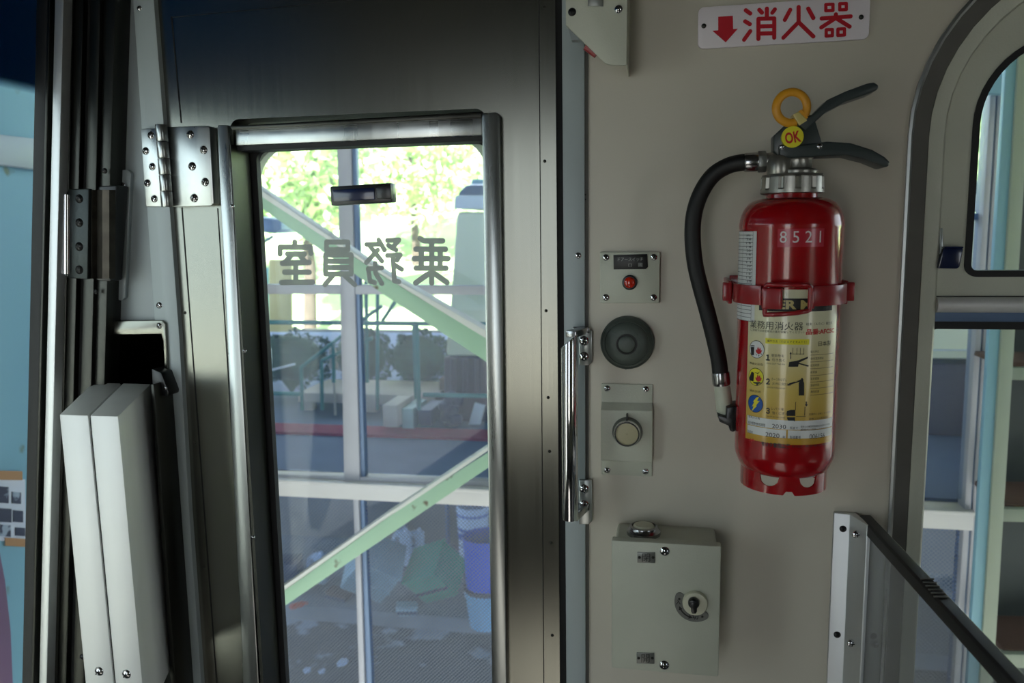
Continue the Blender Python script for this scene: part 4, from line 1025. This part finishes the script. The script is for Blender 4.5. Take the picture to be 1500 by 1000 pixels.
# window_3: upper rows (frame) with panes
w3 = struct(fr('window_3', [[(492, 150), (512, 150), (527, 705), (504, 705)]], 'winalu'), 'aluminium framed upper window of the shed')
fr('transom', [[(300, 416), (760, 419), (760, 432), (300, 430)]], 'winalu', w3, .045, YX + .004)
fr('bottom_rail', [[(330, 692), (760, 706), (760, 714), (330, 700)]], 'winalu', w3, .045, YX + .005)
fr('meeting_channel', [[(513, 150), (518.5, 150), (535, 700), (528, 700)]], 'winblue', w3, .03, YX + .01)
zs0 = P(540, 712, YX).z; zs1 = P(540, 698, YX).z
xR = P(1440, 500, YX).x; xLL = P(120, 500, YX).x - .6; ztop = P(540, 0, YX).z + .6; xM = P(512, 500, YX).x
b = B(); b.box(((xLL + xR) / 2, YX + .025, (ztop + P(540, 424, YX).z) / 2), (xR - xLL, .005, ztop - P(540, 424, YX).z)); b.build('upper_pane', 'paneout', w3, smooth=False)
b = B(); b.box(((xLL + xR) / 2, YX + .025, (P(540, 424, YX).z + zs1) / 2 - .002), (xR - xLL, .005, P(540, 430, YX).z - zs1)); b.build('middle_pane', 'paneout', w3, smooth=False)
# sill band, continuous to the right window
zb0 = P(560, 731, YX).z; zb1 = P(560, 706, YX).z
b = B(); b.box(((xLL + xR) / 2, YX + .02, (zb0 + zb1) / 2), (xR - xLL, .08, zb1 - zb0)); b.box(((xLL + xR) / 2, YX - .025, zb1 - .004), (xR - xLL, .02, .012))
struct(b.build('trim_5', 'sill', bev=.002), 'white sill board between the upper and lower shed windows')
# window_4: lower row
w4 = struct(fr('window_4', [[(517, 725), (525, 725), (537, 1100), (529, 1100)]], 'winalu'), 'lower wired glass window of the shed')
fr('meeting_channel', [[(527, 725), (533, 725), (549, 1100), (540, 1100)]], 'winblue', w4, .03, YX + .01)
zl0 = P(540, 1300, YX).z
b = B(); b.box(((xLL + xR) / 2, YX + .025, (zl0 + zb0) / 2), (xR - xLL, .005, zb0 - zl0)); b.build('wired_pane', 'wirepane', w4, smooth=False)
# jambs at right (seen in the side window)
fr('jamb', [[(1463, -60), (1472, -60), (1400, 1100), (1391, 1100)]], 'winalu', w3, .06, YX - .005)
fr('jamb', [[(1475, -60), (1484, -60), (1412, 1100), (1403, 1100)]], 'winalu', w3, .06, YX - .005)
fr('jamb_channel', [[(1471.5, -60), (1475.5, -60), (1403.5, 1100), (1399.5, 1100)]], 'winblue', w3, .05, YX + .002)
fr('stay_rail', [[(1330, 312), (1446, 312), (1446, 322), (1330, 322)]], 'winblue', w3, .03, YX + .03)
# steel column with flange and shelves at right
YCo = 1.25
col = thing('steel_column', P(1465, 1000, YCo), 'pale cyan and cream flanged steel column with chipped paint, right edge', 'column')
fr('web', [[(1483, -60), (1502, -60), (1430, 1100), (1411, 1100)]], 'cyanpaint', col, .02, YCo + .04)
fr('flange', [[(1501, -60), (1521, -60), (1449, 1100), (1429, 1100)]], 'creamgreen', col, .012, YCo + .03)
sh_ = thing('wall_shelves', P(1520, 760, YCo + .3), 'dim wall with pale cyan shelf rails behind the steel column', 'shelves')
fr('back_board', [[(1478, -60), (1700, -60), (1700, 1200), (1452, 1200)]], 'dimwall', sh_, .03, YCo + .35)
for y0, y1 in ((538, 556), (745, 764), (958, 978)):
    fr('shelf_rail', [[(1470, y0), (1700, y0 + 5), (1700, y1 + 5), (1468, y1)]], 'creamgreen', sh_, .03, YCo + .12)
    fr('shelf_board', [[(1470, y0 - 8), (1700, y0 - 2), (1700, y0 + 3), (1468, y0 - 1)]], 'brownb', sh_, .2, YCo + .14)
# header panel high in the side window
fr_h = tag(fr('cyan_header_panel', [[(1420, -100), (1700, -100), (1700, 150), (1418, 135)]], 'cyanpaint', None, .03, YCo + .25), 'pale cyan painted panel across the top of the side window view', 'panel')
# diagonal braces (angle iron)
YBr = 1.30
def brace(pts_face, pts_leg, label):
    r = thing('diagonal_brace', P(*pts_face[0], YBr), label, 'brace', None)
    b = B(); b.pp(pts_face, YBr, YBr + .006); b.build('web', 'brace', r, bev=.001)
    b = B(); b.pp(pts_leg, YBr - .0, YBr + .06); b.build('upper_flange', 'bracetop', r, bev=.001)
    return r
brace([(300, 250), (372, 297), (560, 430), (740, 548), (740, 512), (560, 402), (372, 280), (300, 228)], [(300, 222), (372, 272), (560, 398), (740, 500), (740, 513), (560, 404), (372, 281), (300, 230)], 'upper pale green angle iron brace sloping down to the right')
brace([(340, 938), (410, 892), (560, 790), (740, 668), (740, 646), (560, 762), (410, 868), (340, 912)], [(340, 904), (410, 862), (560, 757), (740, 637), (740, 643), (560, 764), (410, 870), (340, 913)], 'lower pale green angle iron brace rising to the right')
# ------------------------------------------------------------------ deck and its clutter
zd = P(560, 694, YX + .06).z
b = B(); yA = YX + .06; yB = 5.5
b.box((.2, (yA + yB) / 2, zd - .05), (9, yB - yA, .1)); struct(b.build('floor', 'deck', smooth=False), 'blue-grey platform deck behind the shed window')
c0 = PZ(560, 641, zd); c1 = PZ(560, 628, zd); CK = c1.y
b = B(); b.box(((P(400, 640, c0.y).x + P(740, 640, c0.y).x) / 2 - .1, (c0.y + c1.y) / 2, zd + .006), (P(740, 640, c0.y).x - P(380, 640, c0.y).x + .5, c1.y - c0.y, .012)); tag(b.build('red_carpet_strip', 'redcarpet'), 'dark red carpet strip lying across the blue-grey deck', 'carpet')
# timber bench / beam
def dbox(name, x0, y0, x1, y1, Y, dz, mt, label, cat, group=None, tocrash=True, bev=.004):
    """box given by its pixel outline at depth Y, standing on the deck"""
    a, c = P(x0, y0, Y), P(x1, y1, Y)
    b = B(); b.box(((a.x + c.x) / 2, Y + dz / 2, (a.z + c.z) / 2), (c.x - a.x, dz, a.z - c.z)); return tag(b.build(name, mt, bev=bev), label, cat, group)
def deckY(px, py): return PZ(px, py, zd).y
Yt = deckY(560, 606)
bench = thing('long_bench', P(590, 600, Yt), 'long pale timber bench on the deck behind the red strip', 'bench')
a, c = P(440, 574, Yt), P(640, 588, Yt)
zt2 = a.z
b = B(); b.box(((a.x + c.x) / 2, Yt + .15, zt2 - .02), (c.x - a.x, .35, .045)); b.build('bench_top', 'beam', bench, bev=.003)
for px in (446, 540, 634):
    xx = P(px, 580, Yt).x
    b = B(); b.box((xx, Yt + .05, (zt2 - .04 + zd) / 2), (.05, .05, zt2 - .04 - zd)); b.build('leg', 'beam', bench, bev=.003)
# railings
def railthing(label, segs, Y, r, group=None, lab_n='railing'):
    p0 = P(*segs[0][0], Y); t = thing(lab_n, p0, label, 'railing', group)
    for s0, s1 in segs:
        b = B(); b.tube([P(*s0, Y), P(*s1, Y)], r, 10); b.build('rail_tube', 'rail', t)
    return t
Yr = deckY(716, 660)
railthing('teal tubular guard rail with square post, across the shed window', [((330, 471), (726, 475)), ((620, 578), (726, 580)), ((716, 475), (721, 660)), ((610, 475), (614, 600)), ((330, 574), (440, 577))], Yr, .009)
Yr2 = 2.45
railthing('teal sloping stair handrails beyond the guard rail', [((441, 538), (545, 458)), ((471, 528), (545, 495)), ((441, 538), (443, 600)), ((471, 528), (472, 600)), ((545, 458), (560, 448)), ((553, 400), (553, 600)), ((536, 400), (538, 560)), ((606, 470), (610, 600)), ((560, 470), (580, 440)), ((488, 500), (489, 560))], Yr2, .0085)
# cabinets/boxes on deck
dbox('storage_box', 560, 593, 583, 626, Yt - .35, .2, 'beam', 'small pale box standing left among the deck clutter', 'box')
dbox('storage_box', 588, 598, 606, 628, Yt - .3, .2, 'palecase', 'pale green-grey box beside the small pale box on deck', 'box')
dbox('storage_box', 612, 600, 632, 624, Yt - .3, .2, 'darkbox', 'dark blue box right of the green-grey box on deck', 'box')
b = B(); q = P(655, 622, CK + .01); 
for i in range(9): b.lathe([(.001, -.03), (.026, -.018), (.032, 0), (.026, .018), (.001, .03)], (q.x + .01 + random.uniform(-.025, .025), q.y + .03 + random.uniform(-.02, .02), zd + .031 + i * .013), 12)
tag(b.build('bundled_bag', 'darkbox'), 'dark bluish bundled bag on the deck before the carriage', 'bag')
Yw = deckY(692, 622); b = B(); b.pp([(695, 590), (710, 594), (703, 622), (686, 622)], Yw, Yw + .02); tag(b.build('leaning_board', 'whitepl', bev=.003), 'white board leaning beside the teal post', 'board')
b = B(); b.pp([(643, 554), (669, 554), (669, 573), (643, 573)], Yt + .1, Yt + .3); tag(b.build('brown_crate', 'brownb', bev=.004), 'dark brown crate on the bench end near the carriage', 'crate')
b = B(); q = P(488, 534, 2.5); s = SZ(1, q); b.lathe([(.006, zd - q.z), (.006, -6 * s), (6 * s, -6 * s), (6.5 * s, 0), (4 * s, 8 * s), (6 * s, 14 * s), (5 * s, 24 * s), (.001, 26 * s)], q, 16); tag(b.build('pale_lantern', 'beam'), 'small pale lantern shape between the stair handrails', 'lantern')
b = B(); q = P(389, 540, 2.5); s = SZ(1, q); b.lathe([(.006, zd - q.z), (.006, 0), (9 * s, 0), (10 * s, 14 * s), (10 * s, 28 * s), (7 * s, 36 * s), (.001, 40 * s)], q, 20); tag(b.build('white_dome_lamp', 'whitepl'), 'white domed lamp at the left of the shed window', 'lamp')
b = B(); b.tube([P(385, 545, 2.42), P(432, 533, 2.42)], .005, 8); tag(b.build('white_pole', 'whitepl'), 'white pole lying aslant under the domed lamp', 'pole')
# carriage beyond
YK = c1.y + .12
kr = thing('cable_carriage', P(800, 700, YK), 'cream and brown carriage with rounded shoulder, standing beyond the deck', 'carriage')
b = B(); b.pp([(652, 522), (660, 430), (668, 310), (1600, 312), (1600, 528)], YK, YK + 1.6); b.build('body', 'carcream', kr, bev=.02)
b = B(); b.pp([(665, 306), (670, 280), (682, 269), (1600, 262), (1600, 306)], YK + .05, YK + 1.5); b.build('roof', 'darkglass', kr, bev=.03)
b = B(); b.pp([(666, 286), (1600, 284), (1600, 306), (664, 306)], YK - .02, YK + .1); b.build('waist_band', 'whitepl', kr, bev=.01)
b = B(); b.pp([(690, 262), (740, 262), (740, 272), (690, 272)], YK + .2, YK + .8); b.build('roof_box', 'palebin', kr, bev=.01)
b = B(); kx = P(648, 560, YK + .03); kz = P(800, 524, YK + .03).z; b.prism([(kx.x, zd + .005), (P(1700, 560, YK).x, zd + .005), (P(1700, 560, YK).x, kz), (kx.x + .01, kz)], YK + .03, YK + 1.5); b.build('skirt', 'carbrown', kr, bev=.01)
b = B(); b.pp([(1300, 512), (1600, 512), (1600, 513.5), (1300, 513.5)], YK - .01, YK + .01); b.build('side_strip', 'whitepl', kr)
for x in (664, 682, 700):
    b = B(); b.tube([P(x, 525, YK), P(x, 580, YK)], .012, 8); b.build('grab_rod', 'carbrown', kr)
# banner panels at upper left
for (x0, y0, x1, y1, mt_, lb) in ((380, 392, 392, 486, 'palebin', 'narrow pale blue upright banner at left beyond the shed window'), (394, 380, 427, 486, 'goldink', 'pale yellow upright banner beside the narrow blue one')):
    b = B(); b.pp([(x0, y0), (x1, y0), (x1, y1), (x0, y1)], 5.2, 5.23); tag(b.build('oblong', mt_, bev=.003), lb, 'oblong')  # thin upright slabs, one pale blue, one pale yellow
b = B(); b.pp([(362, 316), (412, 322), (412, 336), (404, 342), (362, 338)], 4.5, 4.8); b.tube([P(372, 362, 4.6), P(400, 346, 4.6)], .012, 8); tag(b.build('floodlight', 'winblue', bev=.01), 'grey floodlight hanging behind the upper brace at left', 'floodlight')
# ------------------------------------------------------------------ shed interior
YLg = 4.3
zg = P(560, 917, YLg).z; zlg = P(560, 896, YLg).z
Ybk = PZ(560, 808, zlg).y + .2

b = B(); b.box((0, (YX + YLg) / 2 + .1, zg - .05), (12, YLg - YX + .4, .1)); struct(b.build('floor', 'concrete', smooth=False), 'stained concrete ground outside the shed')
b = B(); b.box((0, YLg + 1.2, (zg + zlg) / 2 - .02), (12, 2.4, zlg - zg + .04)); ledge = struct(b.build('trim_6', 'ledge', bev=.01), 'low concrete ledge in the shed')
b = B(); b.box((0, Ybk + .1, (zlg + zd) / 2), (12, .1, zd - zlg)); struct(b.build('wall_shed', 'shedwall', smooth=False), 'dull beige back wall of the shed')
for px, w in ((590, 8), (655, 3)):
    q0_, q1_ = P(px, 735, Ybk), P(px, 850, Ybk)
    b = B(); b.box((q0_.x, Ybk, (q0_.z + zlg) / 2), (SZ(w, q0_), .08, q0_.z - zlg + .1)); struct(b.build('trim_shed', 'winblue'), 'upright on the shed back wall').name = 'trim_7'
def base(px, py): return PZ(px, py, zlg)
def jerry(px, py, w, h, mt, label):
    p = base(px, py); s = SZ(1, p); W_, H_ = w * s, h * s
    t = thing('jerry_can', p, label, 'jerry can')
    b = B(); o = rrect(-W_ / 2, W_ / 2, 0, H_ * .92, (W_ * .1, W_ * .1, W_ * .18, W_ * .4), 0, 5); D = W_ * .55
    lo1 = [Vector((p.x + q[0], p.y - D / 2, p.z + q[2])) for q in o]
    hole = rrect(-W_ * .30, -W_ * .08, H_ * .48, H_ * .8, W_ * .08, 0, 5); ho = [Vector((p.x + q[0], p.y - D / 2, p.z + q[2])) for q in hole]
    up = Vector((0, D, 0)); b.ring([lo1, ho, [q + up for q in ho], [q + up for q in lo1]]); b.build('can_body', mt, t, bev=W_ * .04)
    b = B(); b.lathe([(W_ * .12, 0), (W_ * .12, H_ * .1), (.001, H_ * .1)], (p.x + W_ * .22, p.y, p.z + H_ * .91), 16); b.build('cap', 'whitepl', t)
    return t
jerry(590, 826, 26, 55, 'milk', 'milky white jerry can standing by the shed back wall, left of pair')
jerry(611, 822, 21, 50, 'milk', 'narrower milky jerry can close beside another by the back wall')
jerry(466, 852, 28, 46, 'milk', 'bluish milky jerry can alone at the left of shed ledge')
def bucket(name, px, py, w, h, taper, mt, label, stripes=(), rim=True, on=None):
    p = on or base(px, py); s = SZ(1, p); R_, H_ = w * s / 2, h * s
    t = thing(name, p, label, 'bucket')
    b = B(); b.lathe([(R_ * taper, 0), (R_ * (taper + (1 - taper) * .9), H_ * .9), (R_, H_ * .93), (R_, H_), (R_ * .95, H_), (R_ * .93, H_ * .9), (R_ * taper * .95, .01)], p, 40); b.build('bucket_body', mt, t, ang=40)
    b = B(); b.tube([p + Vector((R_ * 1.02 * math.cos(a), -R_ * .6 * math.sin(a), H_ * .93 - R_ * .5 * math.sin(a))) for a in [math.pi * i / 16 for i in range(17)]], .004, 6); b.build('bail_handle', 'whitepl', t)
    for z0_, z1_ in stripes:
        rr = lambda z: R_ * (taper + (1 - taper) * z) * 1.012
        b = B(); b.lathe([(rr(z0_) , H_ * z0_), (rr(z1_), H_ * z1_)], p, 40, cap=False); b.build('stripe', 'blueink', t)
    return t, p, s, R_, H_
bucket('paint_bucket', 694, 820, 47, 84, .86, 'whitepl', 'tall white bucket with dark blue stripes behind the blue bucket', ((.42, .55), (.58, .64), (.84, .88), (.3, .33)))
t_, p_, s_, R__, H__ = bucket('pale_blue_tub', 712, 914, 60, 54, .78, 'palebin', 'pale blue tub under the bright blue bucket in shed')
on = p_ + Vector((0, 0, H__ + .030))
bucket('blue_bucket', 712, 850, 64, 76, .86, 'bluepl', 'bright blue plastic bucket stacked on the pale blue tub', on=on)
b = B(); b.lathe([(R__ * 1.04, 0), (R__ * 1.07, .012), (R__ * 1.04, .026), (R__ * .9, .026), (R__ * .9, 0)], on - Vector((0, 0, .028)), 32); tag(b.build('brown_rim_lid', 'brownb'), 'brown ring lid between the blue bucket and the tub', 'lid')
def crate(name, cxp, cyp_, wpx, hpx, dpx, rx, ry, rz, mt, label, cat, lidm=None, wheels=False):
    p = base(cxp, cyp_); s = SZ(1, p); R_ = Matrix.Rotation(rz, 3, 'Z') @ Matrix.Rotation(ry, 3, 'Y') @ Matrix.Rotation(rx, 3, 'X')
    w, h, d = wpx * s, hpx * s, dpx * s
    low = min((R_ @ Vector((a * w / 2, c * d / 2, e * h / 2))).z for a in (-1, 1) for c in (-1, 1) for e in (-1, 1))
    ce = p + Vector((0, 0, -low + .002))
    t = thing(name, p, label, cat)
    b = B(); b.box(ce, (w, d, h), R_); b.build('body', mt, t, bev=.015)
    b = B(); b.box(ce + R_ @ Vector((0, 0, h / 2 + .008)), (w * 1.04, d * 1.04, h * .10), R_); b.build('lid', lidm or mt, t, bev=.01)
    b = B(); b.box(ce + R_ @ Vector((0, -d / 2 - .004, -h * .05)), (w * 1.01, .012, .02), R_); b.build('rib', 'darkbox' if not lidm else mt, t)
    return t
crate('green_crate', 640, 884, 62, 52, 60, .62, -.42, -.35, 'greenpl', 'tipped green plastic crate with its lid facing the window', 'crate')
crate('tipped_case', 548, 882, 66, 62, 60, .55, .5, .45, 'palecase', 'large pale grey-green plastic case tipped on its edge', 'case', 'palecase')
crate('dark_box', 420, 862, 44, 42, 40, 0, 0, .2, 'darkbox', 'dark blue box at the left edge of the shed ledge', 'box')
crate('small_grey_box', 596, 900, 30, 12, 20, 0, .1, .4, 'palecase', 'small flat grey box lying before the green crate', 'box')
crate('brown_block', 497, 877, 34, 10, 22, 0, .05, -.2, 'brownb', 'flat brown block lying left of the tipped case', 'block')
p = base(433, 893); s = SZ(1, p)
b = B(); b.tube([p + Vector((-9 * s, 0, 4 * s)), p + Vector((-6 * s, 0, 4 * s)), p + Vector((6 * s, .05, 5 * s)), p + Vector((9 * s, .06, 5 * s)), p + Vector((13 * s, .07, 5 * s))], [2 * s, 4.4 * s, 4.4 * s, 2 * s, 2 * s], 12); tag(b.build('orange_bottle', 'orange'), 'small orange bottle lying at the left end of the ledge', 'bottle')
for i, (px, py, rr_) in enumerate(((500, 972, 8), (472, 984, 5), (450, 982, 5))):
    q = PZ(px, py, zg); s = SZ(1, q); b = B()
    pts = [(q.x + rr_ * s * random.uniform(.7, 1.2) * math.cos(a), q.y + rr_ * 1.6 * s * random.uniform(.7, 1.2) * math.sin(a)) for a in [2 * math.pi * j / 9 for j in range(9)]]
    b.loft([[(x, y, zg + .001) for x, y in pts], [(x, y, zg + .012) for x, y in pts]])
    tag(b.build('paper_scrap', 'whitepl', bev=.002), ['largest white scrap lying on the concrete ground', 'middle white scrap on the concrete ground, left of largest', 'leftmost white scrap on the concrete ground'][i], 'scrap', 'white scraps on the concrete ground')
# ------------------------------------------------------------------ landscape
b = B(); b.box((0, -8, zg - .13), (60, 34, .1)); struct(b.build('ground', 'ledge', smooth=False), 'track bed around the station')
gz = zd - 1.6
b = B(); nx, ny = 30, 14; vs = []
for j in range(ny + 1):
    for i in range(nx + 1):
        x = -26 + 52 * i / nx; y = 9.5 + 24 * j / ny; vs.append((x, y, gz + .25 * j * (1 + j * .09) + random.uniform(-.2, .2)))
b.add(vs, [(j * (nx + 1) + i, j * (nx + 1) + i + 1, (j + 1) * (nx + 1) + i + 1, (j + 1) * (nx + 1) + i) for j in range(ny) for i in range(nx)])
struct(b.build('ground_hillside', 'grass'), 'sunlit grassy slope behind the station')
def foliage(b, c, rx, ry, rz, n, s, mi=0):
    for _ in range(n):
        while True:
            v = Vector((random.uniform(-1, 1), random.uniform(-1, 1), random.uniform(-1, 1)))
            if .25 < v.length < 1: break
        lump = 1 + .25 * math.sin(v.x * 7) * math.cos(v.z * 6)
        p = Vector(c) + Vector((v.x * rx, v.y * ry, v.z * rz)) * lump
        a = Vector((random.gauss(0, 1), random.gauss(0, 1), random.gauss(0, 1))).normalized(); d = a.cross(Vector((random.gauss(0, 1), random.gauss(0, 1), random.gauss(0, 1)))).normalized()
        k = s * random.uniform(.6, 1.4); b.add([p - a * k, p + d * k * .5, p + a * k, p - d * k * .5], [(0, 1, 2, 3)], mi)
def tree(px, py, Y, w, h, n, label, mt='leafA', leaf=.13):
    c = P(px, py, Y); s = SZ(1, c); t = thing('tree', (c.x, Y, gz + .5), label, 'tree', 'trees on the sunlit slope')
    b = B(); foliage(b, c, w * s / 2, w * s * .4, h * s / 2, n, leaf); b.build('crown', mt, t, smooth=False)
    b = B(); b.tube([(c.x, Y, gz), (c.x + .1, Y, (gz + c.z) / 2), (c.x, Y, c.z)], [.14, .11, .05], 10); b.build('trunk', 'bark', t)
tree(440, 250, 13, 230, 190, 2600, 'leafy sunlit tree at the left of the upper door glass')
tree(600, 230, 18, 220, 200, 3000, 'leafy sunlit tree right of the mullion in the door glass')
tree(700, 200, 23, 200, 220, 2400, 'leafy sunlit tree behind the rounded carriage shoulder')
tree(520, 330, 28, 260, 160, 2200, 'farther sunlit tree low behind the two nearer crowns')
tree(1470, 210, 13, 260, 200, 2200, 'leafy sunlit tree seen through the right side window')
tree(300, 260, 15, 200, 260, 1600, 'leafy tree mostly hidden left of the door glass')
def hedge(px, py, Y, w, h, n, label):
    c = P(px, py, Y); s = SZ(1, c); b = B(); foliage(b, c, w * s / 2, .1, h * s / 2, n, .014)
    b.lathe([(.001, zd - c.z)] + [(min(w * s * .40, .5) * math.sin(math.pi * i / 10), -h * s * .42 * math.cos(math.pi * i / 10)) for i in range(1, 10)] + [(.001, h * s * .42)], c, 20)
    b.v = [(x, c.y + (y - c.y) * .45, z) for x, y, z in b.v]
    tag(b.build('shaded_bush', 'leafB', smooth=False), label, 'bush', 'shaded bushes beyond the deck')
hedge(425, 524, 2.95, 130, 80, 2600, 'rounded dark bush at the left behind the stair handrail')
hedge(528, 522, 3.1, 96, 84, 2600, 'rounded dark bush in the middle behind the mullion')
hedge(612, 524, 2.95, 100, 80, 2600, 'rounded dark bush at the right beside the carriage')
hedge(330, 524, 3.1, 70, 80, 1500, 'dark bush partly hidden by the left window jamb')
# ------------------------------------------------------------------ view through the windscreen (far left)
XO = -1.55
def px_poly(name, pts, X, th, mt, label, cat):
    q = [PX(x, y, X) for x, y in pts]
    b = B(); b.loft([q, [v + Vector((-th, 0, 0)) for v in q]]); return tag(b.build(name, mt, bev=.002), label, cat)
px_poly('painted_wall_sheet', [(-60, -160), (100, -160), (100, 1100), (-60, 1100)], XO, .05, 'cyanpaint', 'pale cyan painted steel sheet outside the windscreen, far left', 'wall sheet')
px_poly('grey_girder', [(-60, 190), (70, 205), (70, 250), (-60, 232)], XO + .03, .025, 'winalu', 'grey horizontal girder across the cyan sheet, upper left', 'girder')
nb = thing('notice_sheet', PX(30, 800, XO + .01), 'white notice sheet of small photo prints taped up, far left', 'notice')
def npart(nm, pts, off, mt):
    q = [PX(x, y, XO + off) for x, y in pts]; b = B(); b.loft([q, [v + Vector((-.002, 0, 0)) for v in q]]); b.build(nm, mt, nb)
npart('paper', [(-60, 700), (37, 702), (38, 792), (-60, 792)], .005, 'paper')
for (x0, y0, x1, y1) in ((-2, 712, 13, 736), (18, 720, 31, 737), (0, 744, 17, 764), (20, 747, 34, 764), (1, 768, 16, 785), (23, 772, 37, 784)):
    npart('photo_print', [(x0, y0), (x1, y0 + 1), (x1, y1 + 1), (x0, y1)], .008, 'photo')
npart('tape', [(-40, 688), (33, 690), (33, 703), (-40, 702)], .008, 'tape'); npart('tape', [(8, 787), (38, 789), (38, 801), (8, 799)], .008, 'tape')
px_poly('purple_strip', [(-60, 800), (-2, 796), (8, 850), (16, 920), (22, 1060), (-60, 1060)], XO + .06, .04, 'purple', 'dull purple upright strip below the notice sheet, far left', 'strip')
b = B(); b.box((-3.2, .6, .2), (.2, 5.6, 3.3)); struct(b.build('wall_sky_block', 'shedwall', smooth=False), 'unseen wall added to dim the sky left of the windscreen')  # unseen, added to cut the sky light through the windscreen
# unseen roof slab, added to keep the sun off the near things
b = B(); b.box((0, .2, 3.9), (16, 10.2, .1)); struct(b.build('added_canopy', 'roofmat', smooth=False), 'unseen canopy added to shade the near things').name = 'ceiling'
# ================================================================== LIGHT
w = bpy.data.worlds.new('sky'); S.world = w; w.use_nodes = True
bg = w.node_tree.nodes['Background']; bg.inputs['Color'].default_value = (.86, .94, 1.0, 1); bg.inputs['Strength'].default_value = 3.5
sun = bpy.data.lights.new('sun', 'SUN'); sun.energy = 40; sun.angle = .01; sun.color = (1, .96, .88)
so_ = bpy.data.objects.new('sun', sun); C.objects.link(so_); so_.rotation_euler = (math.radians(48), 0, math.radians(-14))
def portal(loc, rot, sx_, sy_):
    l = bpy.data.lights.new('portal', 'AREA'); l.shape = 'RECTANGLE'; l.size = sx_; l.size_y = sy_; l.cycles.is_portal = True
    o = bpy.data.objects.new('portal', l); C.objects.link(o); o.location = loc; o.rotation_euler = rot
R90 = math.radians(90)
portal((wxz(zW0) - .04, -.45, (zW0 + zW1) / 2), (R90, 0, -R90), .92, zW1 - zW0)     # faces +x
portal((2.1, YBK - .08, 1.17), (R90, 0, math.pi), .6, 1.15)
portal((-.5, YBK - .08, 1.17), (R90, 0, math.pi), .5, 1.15)
for o in S.objects:
    pass
S.view_settings.view_transform = 'Standard'; S.view_settings.look = 'None'; S.view_settings.gamma = 1; S.view_settings.exposure = 0
S.view_settings.use_curve_mapping = False
S.cycles.max_bounces = 10; S.cycles.transparent_max_bounces = 16; S.cycles.diffuse_bounces = 5; S.cycles.glossy_bounces = 4
S.cycles.sample_clamp_indirect = 6
